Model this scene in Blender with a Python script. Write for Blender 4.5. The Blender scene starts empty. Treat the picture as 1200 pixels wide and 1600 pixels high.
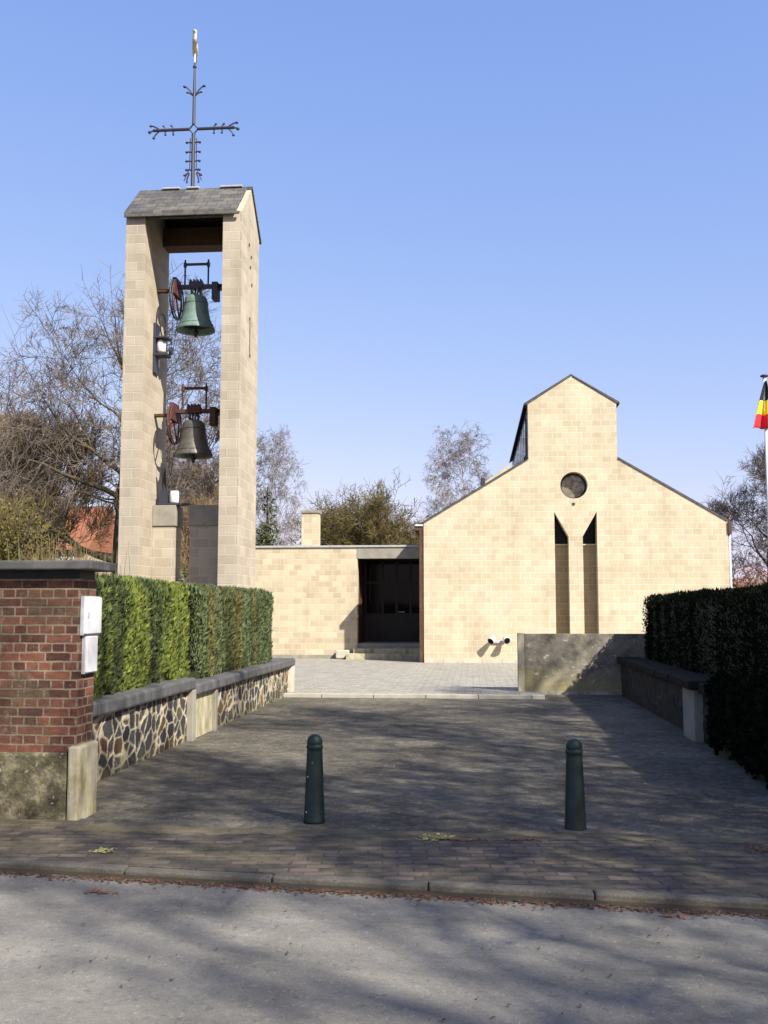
import bpy, bmesh, math, random
from mathutils import Vector, Matrix, Quaternion, noise as mnoise
sc = bpy.context.scene
col = sc.collection
R = math.radians
# ------------------------------------------------------------------ camera
cd = bpy.data.cameras.new('camera'); cam = bpy.data.objects.new('camera', cd); col.objects.link(cam)
cd.sensor_fit = 'VERTICAL'; cd.sensor_height = 36.0; cd.sensor_width = 27.0; cd.lens = 36.0
cd.clip_start = 0.05; cd.clip_end = 3000
EYE = 1.65
PITCH, YAW = R(5.533), R(4.907)
cam.location = (0, 0, EYE); cam.rotation_euler = (R(90) + PITCH, 0, YAW)
sc.camera = cam
# ------------------------------------------------------------------ light
SUN = Vector((1.10, -1.0, 1.30)).normalized()
w = bpy.data.worlds.new('World'); sc.world = w; w.use_nodes = True
nt = w.node_tree; nt.nodes.clear()
sky = nt.nodes.new('ShaderNodeTexSky'); sky.sky_type = 'NISHITA'; sky.sun_disc = False
sky.sun_elevation = math.asin(SUN.z); sky.sun_rotation = math.atan2(SUN.x, SUN.y)
sky.air_density = 1.0; sky.dust_density = 1.0; sky.ozone_density = 2.0
bg = nt.nodes.new('ShaderNodeBackground'); wo = nt.nodes.new('ShaderNodeOutputWorld')
bg.inputs['Strength'].default_value = 0.089
sp_ = nt.nodes.new('ShaderNodeSeparateColor'); cb_ = nt.nodes.new('ShaderNodeCombineColor')
nt.links.new(sky.outputs[0], sp_.inputs[0])
for i_, (g_, k_) in enumerate(((.84, 1.34), (.62, 1.59), (.31, 3.28))):   # the colour of a hazy late winter sky
    p_ = nt.nodes.new('ShaderNodeMath'); p_.operation = 'POWER'; p_.inputs[1].default_value = g_
    m_ = nt.nodes.new('ShaderNodeMath'); m_.operation = 'MULTIPLY'; m_.inputs[1].default_value = k_
    nt.links.new(sp_.outputs[i_], p_.inputs[0]); nt.links.new(p_.outputs[0], m_.inputs[0]); nt.links.new(m_.outputs[0], cb_.inputs[i_])
nt.links.new(cb_.outputs[0], bg.inputs[0])
nt.links.new(bg.outputs[0], wo.inputs[0])
sd = bpy.data.lights.new('sun', 'SUN'); sun = bpy.data.objects.new('sun', sd); col.objects.link(sun)
sd.energy = 4.8; sd.angle = R(0.53); sd.color = (1.0, 0.94, 0.84)
sun.rotation_euler = (-SUN).to_track_quat('-Z', 'Y').to_euler()
sc.view_settings.view_transform = 'Standard'; sc.view_settings.look = 'None'
sc.view_settings.exposure = 1.05; sc.view_settings.gamma = 1
random.seed(7)

# ------------------------------------------------------------------ materials
class NT:
    def __init__(s, name):
        s.m = bpy.data.materials.new(name); s.m.use_nodes = True
        s.t = s.m.node_tree; s.t.nodes.clear()
        s.out = s.t.nodes.new('ShaderNodeOutputMaterial')
        s.b = s.t.nodes.new('ShaderNodeBsdfPrincipled'); s.t.links.new(s.b.outputs[0], s.out.inputs[0])
        s.tc = s.t.nodes.new('ShaderNodeTexCoord')
    def put(s, v, inp):
        if isinstance(v, bpy.types.NodeSocket): s.t.links.new(v, inp)
        elif isinstance(v, (tuple, list)) and inp.type == 'RGBA' and len(v) == 3: inp.default_value = (*v, 1)
        else: inp.default_value = v
    def n(s, typ, **kw):
        x = s.t.nodes.new(typ)
        for k, v in kw.items():
            if hasattr(x, k): setattr(x, k, v)
        return x
    @property
    def obj(s): return s.tc.outputs['Object']
    @property
    def uv(s): return s.tc.outputs['UV']
    def mapping(s, vec, scale=(1, 1, 1), loc=(0, 0, 0), rot=(0, 0, 0)):
        x = s.n('ShaderNodeMapping'); s.put(vec, x.inputs[0]); x.inputs['Scale'].default_value = scale
        x.inputs['Location'].default_value = loc; x.inputs['Rotation'].default_value = rot; return x.outputs[0]
    def noise(s, scale=5, detail=4, rough=.55, vec=None, out=0, dist=0):
        x = s.n('ShaderNodeTexNoise'); s.put(vec or s.obj, x.inputs['Vector'])
        x.inputs['Scale'].default_value = scale; x.inputs['Detail'].default_value = detail
        x.inputs['Roughness'].default_value = rough; x.inputs['Distortion'].default_value = dist; return x.outputs[out]
    def ramp(s, v, *stops):
        x = s.n('ShaderNodeValToRGB'); s.put(v, x.inputs[0]); e = x.color_ramp.elements
        while len(e) < len(stops): e.new(.5)
        for q, (p, c) in zip(e, stops):
            q.position = p; q.color = (c, c, c, 1) if isinstance(c, (int, float)) else (*c, 1)
        return x.outputs[0]
    def mix(s, f, a, b, mode='MIX'):
        x = s.n('ShaderNodeMix'); x.data_type = 'RGBA'; x.blend_type = mode
        s.put(f, x.inputs[0]); s.put(a, x.inputs[6]); s.put(b, x.inputs[7]); return x.outputs[2]
    def math(s, op, a, b=0.0, c=0.0):
        x = s.n('ShaderNodeMath'); x.operation = op
        for i, v in enumerate((a, b, c)): s.put(v, x.inputs[i])
        return x.outputs[0]
    def bump(s, h, strength=.5, dist=.02):
        x = s.n('ShaderNodeBump'); s.put(h, x.inputs['Height']); x.inputs['Strength'].default_value = strength
        x.inputs['Distance'].default_value = dist; s.t.links.new(x.outputs[0], s.b.inputs['Normal'])
    def base(s, c, rough=.9, metal=0.0, spec=.3):
        s.put(c, s.b.inputs['Base Color']); s.put(rough, s.b.inputs['Roughness'])
        s.b.inputs['Metallic'].default_value = metal; s.b.inputs['Specular IOR Level'].default_value = spec
        return s.m
def brick(N, c1, c2, mortar, bw, rh, ms, vec=None, offset=.5, smooth=.2, bias=0.0, squash=1.0):
    x = N.n('ShaderNodeTexBrick'); N.put(vec or N.uv, x.inputs['Vector'])
    x.offset = offset; x.squash = squash; x.squash_frequency = 2; x.inputs['Scale'].default_value = 1
    N.put(c1, x.inputs['Color1']); N.put(c2, x.inputs['Color2']); N.put(mortar, x.inputs['Mortar'])
    x.inputs['Mortar Size'].default_value = ms; x.inputs['Mortar Smooth'].default_value = smooth
    x.inputs['Bias'].default_value = bias; x.inputs['Brick Width'].default_value = bw; x.inputs['Row Height'].default_value = rh
    return x
M = {}
def speckle(name, a, b, scale=6, rough=.9, bump=.2, bscale=60, metal=0, spec=.3, dist=.01, fine=.15, lo=.3, hi=.7):
    N = NT(name)
    c = N.mix(N.ramp(N.noise(scale, 5, .6), (lo, 0.), (hi, 1.)), a, b)
    f = N.noise(bscale, 3, .7)
    c = N.mix(fine, c, N.ramp(f, (.3, .35), (.7, 1.)), 'MULTIPLY') if fine else c
    N.bump(f, bump, dist); M[name] = N.base(c, rough, metal, spec); return M[name]
def block_mat(name, c1, c2, mortar, stain, bw=.4, rh=.2, ms=.006, stains=.35, bias=0., rot=False, zs=1.0):
    N = NT(name)
    jit = N.mix(.012, N.uv, N.noise(3, 2, .5, N.uv, 1), 'ADD')
    br = brick(N, c1, c2, mortar, bw, rh, ms, N.uv, bias=bias)
    big = N.ramp(N.noise(.9, 5, .65), (.38, 0.), (.68, 1.))
    c = N.mix(N.math('MULTIPLY', big, stains), br.outputs[0], stain, 'MULTIPLY')
    run = N.ramp(N.noise(1, 4, .6, N.mapping(N.obj, (3, 3, .35))), (.5, 1.), (.75, .78))
    c = N.mix(.6, c, run, 'MULTIPLY')
    f = N.noise(45, 4, .7)
    c = N.mix(.35, c, N.ramp(f, (.25, .72), (.7, 1.05)), 'MULTIPLY')
    h = N.math('SUBTRACT', N.math('MULTIPLY', f, .35), N.math('MULTIPLY', br.outputs[1], 1.0))
    N.bump(h, .5, .012); M[name] = N.base(c, .92, 0, .2)
block_mat('church_block', (.475, .415, .295), (.555, .49, .355), (.63, .565, .43), (.66, .63, .55), .3, .19, .011, .5)
block_mat('annex_block', (.42, .355, .245), (.56, .49, .345), (.57, .505, .37), (.82, .79, .75), .3, .19, .010, .5)
block_mat('tower_block', (.365, .32, .25), (.45, .40, .315), (.475, .43, .34), (.74, .72, .68), .4, .2, .010, .65)
speckle('concrete', (.20, .19, .155), (.31, .29, .24), 3, .9, .3, 80)
speckle('pale_concrete', (.40, .37, .29), (.52, .48, .39), 3, .9, .3, 80)
speckle('coping_stone', (.065, .066, .068), (.135, .132, .128), 5, .85, .35, 70, fine=.4)
speckle('coping_shade', (.016, .016, .012), (.034, .033, .027), 5, .9, .35, 70, fine=.4, spec=.06)  # coping_stone copy with the right wall's shade put into its colour
speckle('slate', (.07, .07, .068), (.15, .145, .13), 9, .8, .4, 40, fine=.4)
speckle('lead', (.30, .30, .29), (.42, .42, .41), 8, .6, .1, 40)
speckle('dark_clad', (.03, .03, .035), (.05, .05, .055), 8, .7, .1, 40)
speckle('brown_wood', (.06, .032, .02), (.10, .055, .032), 6, .7, .2, 60)
speckle('dark_wood', (.012, .009, .008), (.022, .016, .013), 6, .5, .2, 60)
speckle('red_paint', (.06, .018, .017), (.10, .03, .027), 20, .7, .1, 60)
speckle('iron', (.018, .02, .03), (.035, .036, .05), 30, .55, .2, 90, spec=.5)
speckle('rust_iron', (.05, .025, .018), (.10, .045, .03), 20, .8, .2, 90)
speckle('white_paint', (.56, .56, .58), (.66, .66, .67), 8, .5, .05, 60, fine=.05)
speckle('gilt', (.62, .56, .42), (.80, .78, .70), 12, .4, .05, 40, spec=.6)
speckle('patina', (.085, .15, .125), (.17, .25, .215), 7, .62, .15, 40, metal=.15, spec=.5)
speckle('bronze', (.075, .07, .055), (.16, .15, .12), 7, .48, .15, 40, metal=.45, spec=.5)
speckle('bollard_paint', (.006, .018, .014), (.012, .030, .024), 9, .5, .15, 50, spec=.35)
speckle('zinc', (.30, .31, .33), (.45, .46, .48), 8, .5, .1, 40)
speckle('trunk_bark', (.05, .038, .028), (.12, .095, .07), 7, .95, .6, 25, fine=.4)
speckle('twig_grey', (.105, .085, .072), (.175, .145, .125), 2, .95, .1, 25)
speckle('twig_red', (.15, .105, .055), (.235, .175, .095), .7, .95, .1, 25)
speckle('twig_olive', (.105, .082, .03), (.17, .135, .05), .8, .95, .1, 25)
speckle('twig_birch', (.15, .125, .12), (.23, .20, .195), 2, .95, .1, 25)
speckle('birch_bark', (.60, .57, .53), (.18, .16, .15), 6, .85, .2, 30)
speckle('ivy_bark', (.05, .05, .022), (.11, .085, .05), 4, .95, .6, 25, fine=.4)
speckle('reed_straw', (.13, .11, .045), (.25, .21, .10), 3, .9, .1, 25)
speckle('roof_tile', (.20, .075, .04), (.28, .115, .06), 8, .85, .3, 20)
speckle('house_brick', (.30, .24, .18), (.36, .30, .23), 8, .9, .2, 20)
speckle('rubber', (.012, .012, .014), (.02, .02, .022), 8, .6, .1, 40)
def leaf_mat(name, cols, yscale=2.0, zscale=.35, fine=9, sp=.2):
    N = NT(name)
    v = N.noise(1.0, 5, .68, N.mapping(N.obj, (yscale, yscale, zscale)))
    k = len(cols)
    c = N.ramp(v, *[(.27 + .46 * i / (k - 1), cc) for i, cc in enumerate(cols)])
    c = N.mix(.6, c, N.ramp(N.noise(fine, 3, .7), (.3, .5), (.7, 1.25)), 'MULTIPLY')
    M[name] = N.base(c, .75, 0, sp)
leaf_mat('hedge_leaf', [(.020, .028, .012), (.05, .068, .026), (.080, .104, .034), (.17, .205, .032), (.10, .13, .036), (.022, .032, .014), (.085, .108, .036), (.125, .155, .034), (.030, .042, .018)], 1.15, .10, 14)
leaf_mat('hedge_leaf_far', [(.035, .05, .022), (.085, .112, .05), (.125, .16, .07), (.055, .076, .034), (.14, .13, .045), (.105, .135, .06), (.045, .06, .03)], 1.2, .04, 16)
block_mat('niche_shade_block', (.235, .19, .115), (.285, .235, .15), (.33, .28, .19), (.8, .8, .8), .3, .19, .011)  # church blocks darkened: the shade of the recess is in the colour
leaf_mat('hedge_shade', [(.004, .006, .003), (.007, .010, .005), (.014, .019, .008)], 1.7, .5, 9, .04)  # leaf colours taken near black to paint the right hedge's shade
leaf_mat('dead_leaf', [(.05, .03, .015), (.11, .06, .025), (.09, .055, .03)], 3, 1)
leaf_mat('olive_leaf', [(.07, .06, .018), (.11, .098, .028), (.16, .13, .045)], 1.1, 1.1, 5)
leaf_mat('conifer_leaf', [(.03, .045, .012), (.06, .075, .02), (.10, .10, .03)], 1.1, 1.1, 5)
leaf_mat('shrub_dark', [(.02, .03, .012), (.04, .05, .02), (.06, .06, .025)], 1.1, 1.1, 5)
leaf_mat('beech_leaf', [(.22, .075, .035), (.30, .11, .05), (.25, .12, .06)], 2, 2, 5)

def m_brick():
    N = NT('red_brick')
    br = brick(N, (.075, .032, .024), (.225, .09, .058), (.25, .20, .14), .215, .0735, .008, N.mix(.012, N.uv, N.noise(9, 2, .5, N.uv, 1), 'ADD'), bias=-.1, squash=.5)
    v = N.noise(2.2, 5, .65)
    c = N.mix(N.ramp(v, (.46, 0.), (.66, .8)), br.outputs[0], (.085, .072, .045))
    c = N.mix(N.ramp(N.noise(5, 6, .75, N.mapping(N.obj, (1, 1, 1), (3, 1, 7))), (.56, 0.), (.70, .6)), c, (.33, .27, .19))
    c = N.mix(.8, c, N.ramp(N.noise(11, 4, .7, N.mapping(N.obj, (1, 1, 2))), (.3, .45), (.65, 1.15)), 'MULTIPLY')
    hg = N.n('ShaderNodeSeparateXYZ'); N.put(N.obj, hg.inputs[0])
    top = N.ramp(N.math('ADD', hg.outputs[2], N.math('MULTIPLY', N.noise(5, 3), .35)), (1.75 / 2, 0.), (.97, 0.))
    f = N.noise(60, 4, .7); c = N.mix(.5, c, N.ramp(f, (.25, .55), (.7, 1.15)), 'MULTIPLY')
    N.bump(N.math('SUBTRACT', N.math('MULTIPLY', f, .5), br.outputs[1]), .8, .012)
    M['red_brick'] = N.base(c, .92, 0, .2)
m_brick()
def m_plinth():
    N = NT('plinth_stone')
    v = N.noise(4.5, 7, .7); v2 = N.noise(9, 6, .7, N.mapping(N.obj, (1, 1, 1.4), (5, 3, 2)))
    c = N.ramp(v, (.36, (.035, .033, .024)), (.52, (.12, .108, .066)), (.66, (.33, .29, .19)))
    c = N.mix(N.ramp(v2, (.52, 0.), (.68, .6)), c, (.17, .15, .055))
    c = N.mix(N.ramp(N.noise(14, 4, .7, N.mapping(N.obj, (1, 1, 1), (2, 9, 4))), (.60, 0.), (.68, .9)), c, (.45, .40, .26))
    N.bump(N.noise(18, 7, .75), .9, .03); M['plinth_stone'] = N.base(c, .95, 0, .2)
m_plinth()
def m_corner():
    N = NT('corner_stone')
    c = N.mix(N.ramp(N.noise(5, 6, .7, N.mapping(N.obj, (1, 1, .5))), (.4, 0.), (.65, 1.)), (.46, .42, .30), (.22, .20, .09))
    N.bump(N.noise(25, 5, .7), .5, .015); M['corner_stone'] = N.base(c, .92, 0, .2)
m_corner()
def m_rubble(name='rubble_stone', m1=(.26, .22, .145), m2=(.52, .46, .33), moss_amt=.75, S=5.6):
    N = NT(name)
    uvw = N.mix(.075, N.uv, N.noise(4, 3, .6, N.uv, 1), 'ADD')
    vc = N.n('ShaderNodeTexVoronoi'); vc.voronoi_dimensions = '2D'; vc.feature = 'F1'; N.put(uvw, vc.inputs['Vector']); vc.inputs['Scale'].default_value = S
    ve = N.n('ShaderNodeTexVoronoi'); ve.voronoi_dimensions = '2D'; ve.feature = 'DISTANCE_TO_EDGE'; N.put(uvw, ve.inputs['Vector']); ve.inputs['Scale'].default_value = S
    sep = N.n('ShaderNodeSeparateColor'); N.put(vc.outputs['Color'], sep.inputs[0])
    st = N.ramp(sep.outputs[0], (0., (.045, .048, .05)), (.3, (.085, .085, .082)), (.5, (.14, .085, .045)), (.7, (.06, .06, .062)), (.85, (.17, .11, .055)), (1., (.11, .05, .035)))
    f = N.noise(30, 5, .7)
    st = N.mix(.7, st, N.ramp(f, (.3, .5), (.7, 1.3)), 'MULTIPLY')
    mf = N.ramp(N.math('ADD', ve.outputs['Distance'], N.math('MULTIPLY', N.math('SUBTRACT', N.noise(16, 3), .5), .06)), (.045, 1.), (.075, 0.))
    c = N.mix(mf, st, N.mix(N.ramp(N.noise(3, 4, .7), (.35, 0.), (.65, 1.)), m1, m2))
    moss = N.ramp(N.noise(2.5, 5, .7), (.50, 0.), (.72, moss_amt))
    c = N.mix(moss, c, (.085, .07, .03))
    N.bump(N.math('ADD', N.math('MULTIPLY', N.math('MINIMUM', ve.outputs['Distance'], .2), 5), N.math('MULTIPLY', f, .4)), .8, .03)
    M[name] = N.base(c, .9, 0, .25)
m_rubble()
m_rubble('rubble_shade', (.05, .046, .034), (.11, .10, .075), .8)  # rubble for the right wall, joints darkened to paint its shade
def m_asphalt(name, a, b, stain, speck=.15, shadow_streak=.2, cob=0.0):
    N = NT(name)
    f = N.noise(160, 3, .8); g = N.noise(35, 4, .7); big = N.noise(.7, 6, .6); mid = N.noise(3.5, 5, .65)
    c = N.mix(N.ramp(big, (.35, 0.), (.65, 1.)), a, b)
    c = N.mix(N.ramp(mid, (.50, 0.), (.72, .55)), c, stain)
    c = N.mix(.75, c, N.ramp(f, (.28, .45), (.72, 1.45)), 'MULTIPLY')
    c = N.mix(.5, c, N.ramp(g, (.3, .7), (.7, 1.2)), 'MULTIPLY')
    sp = N.ramp(N.noise(24, 2, .9, N.mapping(N.obj, (1, .8, 1))), (.60, 0.), (.68, speck))
    c = N.mix(sp, c, (.42, .40, .34)); c = N.mix(N.ramp(N.noise(19, 2, .9, N.mapping(N.obj, (1, .8, 1), (4, 2, 0))), (.60, 0.), (.68, speck * 1.4)), c, (.05, .046, .04))
    c = N.mix(N.ramp(N.noise(1.5, 6, .75, N.mapping(N.obj, (.55, 1.6, 1), (1, 5, 0))), (.52, 0.), (.66, shadow_streak)), c, (.07, .065, .055))  # dark streaks stretched crosswise, painted as streaked shadows on the asphalt
    h_ = N.math('ADD', f, N.math('MULTIPLY', g, .8))
    if cob:
        vo = N.n('ShaderNodeTexVoronoi'); vo.feature = 'F1'; N.put(N.mapping(N.obj, (1, .85, 1)), vo.inputs['Vector']); vo.inputs['Scale'].default_value = 13
        sc2 = N.n('ShaderNodeSeparateColor'); N.put(vo.outputs['Color'], sc2.inputs[0])
        c = N.mix(cob, c, N.ramp(sc2.outputs[0], (0., .45), (.5, .95), (1., 1.5)), 'MULTIPLY')
        h_ = N.math('SUBTRACT', h_, N.math('MULTIPLY', vo.outputs['Distance'], 1.5))
    N.bump(h_, .7 if cob else .55, .012 if cob else .008); M[name] = N.base(c, .93, 0, .25)
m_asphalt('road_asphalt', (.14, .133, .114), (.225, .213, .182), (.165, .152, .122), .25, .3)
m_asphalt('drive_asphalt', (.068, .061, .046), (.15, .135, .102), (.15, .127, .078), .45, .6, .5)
def m_paver(name, c1, c2, mortar, bw, rh, ms, moss, mossamt=.5, rot=0.):
    N = NT(name)
    uv = N.mapping(N.obj, (1, 1, 1), (0, 0, 0), (0, 0, rot))
    br = brick(N, c1, c2, mortar, bw, rh, ms, uv)
    c = N.mix(N.ramp(N.noise(1.6, 6, .7), (.45, 0.), (.7, mossamt)), br.outputs[0], moss)
    pw = N.ramp(N.noise(5.5, 4, .7, N.mapping(N.obj, (1, 2.4, 1), (7, 1, 0))), (.36, .5), (.68, 1.35))
    c = N.mix(.7, c, pw, 'MULTIPLY')
    f = N.noise(70, 4, .7); c = N.mix(.6, c, N.ramp(f, (.28, .55), (.7, 1.3)), 'MULTIPLY')
    N.bump(N.math('SUBTRACT', N.math('MULTIPLY', f, .5), br.outputs[1]), .7, .012); M[name] = N.base(c, .93, 0, .2)
m_paver('pavement_brick', (.065, .059, .05), (.16, .125, .098), (.075, .066, .046), .2, .1, .008, (.15, .13, .07), .75, R(-5))
m_paver('plaza_paver', (.29, .28, .235), (.335, .32, .275), (.20, .185, .15), .3, .3, .008, (.24, .22, .155), .4)
speckle('kerb_stone', (.085, .076, .058), (.20, .182, .145), 1.6, .9, .6, 50, fine=.6)
speckle('kerb_pale', (.33, .31, .25), (.42, .40, .33), 4, .9, .3, 70, fine=.2)
def m_ground():
    N = NT('grass_ground')
    c = N.ramp(N.noise(.5, 6, .7), (.35, (.06, .055, .03)), (.5, (.07, .08, .025)), (.7, (.11, .10, .05)))
    N.bump(N.noise(20, 5, .7), .6, .03); M['grass_ground'] = N.base(c, .95, 0, .15)
m_ground()
speckle('edge_dirt', (.085, .072, .042), (.19, .16, .095), 5, .95, .5, 50, fine=.5)
def m_wallconc():
    N = NT('weathered_render')
    c = N.ramp(N.noise(2.6, 7, .68), (.35, (.055, .052, .04)), (.5, (.16, .145, .115)), (.66, (.26, .235, .18)))
    sep = N.n('ShaderNodeSeparateXYZ'); N.put(N.obj, sep.inputs[0])
    low = N.ramp(N.math('ADD', sep.outputs[2], N.math('MULTIPLY', N.noise(3, 4, .6), .9)), (.55, 1.), (1.05, 0.))
    c = N.mix(N.math('MULTIPLY', low, .6), c, (.33, .29, .13))
    tp = N.ramp(N.math('ADD', sep.outputs[2], N.math('MULTIPLY', N.noise(4, 4, .6), .25)), (1.10, 0.), (1.24, .8))
    c = N.mix(tp, c, (.07, .062, .04))
    c = N.mix(N.ramp(N.noise(6, 4, .7, N.mapping(N.obj, (1, 1, 1.6), (3, 2, 1))), (.62, 0.), (.68, .75)), c, (.46, .43, .36))
    N.bump(N.noise(22, 6, .7), .6, .02); M['weathered_render'] = N.base(c, .93, 0, .2)
m_wallconc()
def m_slates():
    N = NT('roof_slate')
    br = brick(N, (.055, .055, .055), (.115, .11, .10), (.03, .03, .03), .22, .14, .006, N.uv)
    c = N.mix(N.ramp(N.noise(3, 5, .7), (.5, 0.), (.7, .6)), br.outputs[0], (.19, .175, .12))
    N.bump(N.math('SUBTRACT', N.noise(40, 3), br.outputs[1]), .6, .01); M['roof_slate'] = N.base(c, .75, 0, .3)
m_slates()
def m_glass(name, c, rough=.06, sp=.18, bs=.06):
    N = NT(name); N.bump(N.noise(2.0, 2), bs, .02 if bs < .1 else .2); M[name] = N.base(c, rough, 0, sp)
m_glass('dark_glass', (.006, .007, .008), .06, .10); m_glass('round_glass', (.16, .145, .11), .05, 1.0, .5)
def flat(name, c, rough=.7):
    N = NT(name); f = N.noise(8, 3); M[name] = N.base(N.mix(.3, c, N.ramp(f, (.3, .7), (.7, 1.1)), 'MULTIPLY'), rough)
flat('flag_black', (.012, .012, .016)); flat('flag_yellow', (.80, .60, .03)); flat('flag_red', (.62, .03, .04))
flat('leaf_yellow', (.27, .26, .10)); flat('leaf_orange', (.20, .085, .035)); flat('leaf_brown', (.10, .05, .025)); flat('soil_dirt', (.045, .036, .022))

# ------------------------------------------------------------------ mesh helpers
def tag(o, label=None, cat=None, group=None, kind=None):
    for k, v in (('label', label), ('category', cat), ('group', group), ('kind', kind)):
        if v: o[k] = v
    return o
def base_of(p):
    b = Vector((0, 0, 0))
    while p: b += p.location; p = p.parent
    return b
def thing(name, loc, label, cat, group=None):
    o = bpy.data.objects.new(name, None); col.objects.link(o); o.location = loc; o.empty_display_size = .2
    return tag(o, label, cat, group)
def uvbox(me):
    uvl = me.uv_layers.new(name='UVMap')
    for p in me.polygons:
        n = p.normal; a = (abs(n.x), abs(n.y), abs(n.z))
        for li in p.loop_indices:
            c = me.vertices[me.loops[li].vertex_index].co
            if a[2] > .9: uv = (c.x, c.y)
            elif a[0] > a[1] and a[0] > .35: uv = (c.y, c.z)
            elif a[2] > .5 and a[0] > a[1]: uv = (c.y, math.hypot(c.x, c.z))
            elif a[1] >= a[0] and a[2] < .75: uv = (c.x, c.z)
            else: uv = (c.x, c.y * 1.3)
            uvl.data[li].uv = uv
class MB:
    def __init__(s): s.v = []; s.f = []; s.mi = []
    def add(s, vs, fs, mi=0):
        k = len(s.v); s.v.extend(vs); s.f.extend([tuple(i + k for i in f) for f in fs]); s.mi.extend([mi] * len(fs)); return s
    def box(s, x0, y0, z0, x1, y1, z1):
        return s.add([(x0, y0, z0), (x1, y0, z0), (x1, y1, z0), (x0, y1, z0), (x0, y0, z1), (x1, y0, z1), (x1, y1, z1), (x0, y1, z1)],
                     [(3, 2, 1, 0), (4, 5, 6, 7), (0, 1, 5, 4), (1, 2, 6, 5), (2, 3, 7, 6), (3, 0, 4, 7)])
    def prism(s, pts, a, b, axis='y'):
        # polygon extruded from a to b along axis. y: pts are (x,z); x: pts are (y,z); z: pts are (x,y)
        f = {'y': lambda p, t: (p[0], t, p[1]), 'x': lambda p, t: (t, p[0], p[1]), 'z': lambda p, t: (p[0], p[1], t)}[axis]
        n = len(pts); vs = [f(p, a) for p in pts] + [f(p, b) for p in pts]
        fs = [tuple(range(n)), tuple(range(2 * n - 1, n - 1, -1))] + [(i, (i + 1) % n, n + (i + 1) % n, n + i)[::-1] for i in range(n)]
        return s.add(vs, fs)
    def tube(s, pts, rad, n=6, cap=True):
        pts = [Vector(p) for p in pts]; k = len(pts)
        if not isinstance(rad, (list, tuple)): rad = [rad] * k
        vs = []; d0 = (pts[1] - pts[0]).normalized()
        u = d0.orthogonal().normalized()
        for i in range(k):
            d = (pts[min(i + 1, k - 1)] - pts[max(i - 1, 0)])
            d = d.normalized() if d.length > 1e-9 else d0
            u = (u - d * u.dot(d)); u = u.normalized() if u.length > 1e-6 else d.orthogonal().normalized()
            q = d.cross(u)
            for j in range(n):
                t = 2 * math.pi * j / n; vs.append(tuple(pts[i] + (u * math.cos(t) + q * math.sin(t)) * rad[i]))
        fs = [(i * n + j, i * n + (j + 1) % n, (i + 1) * n + (j + 1) % n, (i + 1) * n + j) for i in range(k - 1) for j in range(n)]
        if cap: fs += [tuple(range(n - 1, -1, -1)), tuple(range((k - 1) * n, k * n))]
        return s.add(vs, fs)
    def lathe(s, prof, c, n=24, axis='z'):
        vs = []
        for r, z in prof:
            for j in range(n):
                t = 2 * math.pi * j / n; x, y = r * math.cos(t), r * math.sin(t)
                vs.append((c[0] + x, c[1] + y, c[2] + z) if axis == 'z' else ((c[0] + z, c[1] + x, c[2] + y) if axis == 'x' else (c[0] + x, c[1] + z, c[2] + y)))
        k = len(prof)
        fs = [(i * n + j, i * n + (j + 1) % n, (i + 1) * n + (j + 1) % n, (i + 1) * n + j) for i in range(k - 1) for j in range(n)]
        return s.add(vs, fs)
    def ring(s, c, r, t, axis='x', n=28, m=6, sq=1.0, a0=0, a1=360):
        full = (a1 - a0) >= 360
        pts = []
        for i in range(n + (0 if full else 1)):
            a = R(a0 + (a1 - a0) * i / n)
            p = (0, r * math.cos(a), r * sq * math.sin(a)) if axis == 'x' else ((r * math.cos(a), 0, r * sq * math.sin(a)) if axis == 'y' else (r * math.cos(a), r * math.sin(a), 0))
            pts.append((c[0] + p[0], c[1] + p[1], c[2] + p[2]))
        if full: pts += [pts[0]]
        return s.tube(pts, t, m, not full)
    def build(s, name, mat, parent=None, bevel=0, smooth=False, rough=0):
        b = base_of(parent); me = bpy.data.meshes.new(name)
        me.from_pydata([(v[0] - b.x, v[1] - b.y, v[2] - b.z) for v in s.v], [], s.f)
        mats = mat if isinstance(mat, (list, tuple)) else [mat]
        for q in mats: me.materials.append(M[q] if isinstance(q, str) else q)
        if any(s.mi): me.polygons.foreach_set('material_index', s.mi)
        me.update()
        bm = bmesh.new(); bm.from_mesh(me); bmesh.ops.recalc_face_normals(bm, faces=bm.faces); bm.to_mesh(me); bm.free()
        uvbox(me)
        if smooth: me.shade_smooth()
        o = bpy.data.objects.new(name, me); col.objects.link(o)
        if parent: o.parent = parent
        if smooth == 'auto': pass
        if bevel:
            md = o.modifiers.new('bevel', 'BEVEL'); md.width = bevel; md.segments = 2; md.limit_method = 'ANGLE'
        return o
    def raw(s, name, mat, parent=None, smooth=False):
        # fast path for very large meshes: no normals pass, no uv
        b = base_of(parent); me = bpy.data.meshes.new(name)
        me.from_pydata([(v[0] - b.x, v[1] - b.y, v[2] - b.z) for v in s.v], [], s.f)
        for q in (mat if isinstance(mat, (list, tuple)) else [mat]): me.materials.append(M[q])
        if any(s.mi): me.polygons.foreach_set('material_index', s.mi)
        if smooth: me.shade_smooth()
        me.update(); o = bpy.data.objects.new(name, me); col.objects.link(o)
        if parent: o.parent = parent
        return o
def dup(root, loc, rotz=0, scale=1.0, label=None):
    r = root.copy(); col.objects.link(r); r.location = loc; r.rotation_euler = (0, 0, rotz); r.scale = (scale,) * 3 if isinstance(scale, (int, float)) else scale
    if label: r['label'] = label
    for ch in root.children:
        c = ch.copy(); col.objects.link(c); c.parent = r
        for g in ch.children:
            d = g.copy(); col.objects.link(d); d.parent = c
    return r
def grid_slab(mb, x0, y0, x1, y1, z, nx, ny, amp=0.0): pass

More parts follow.
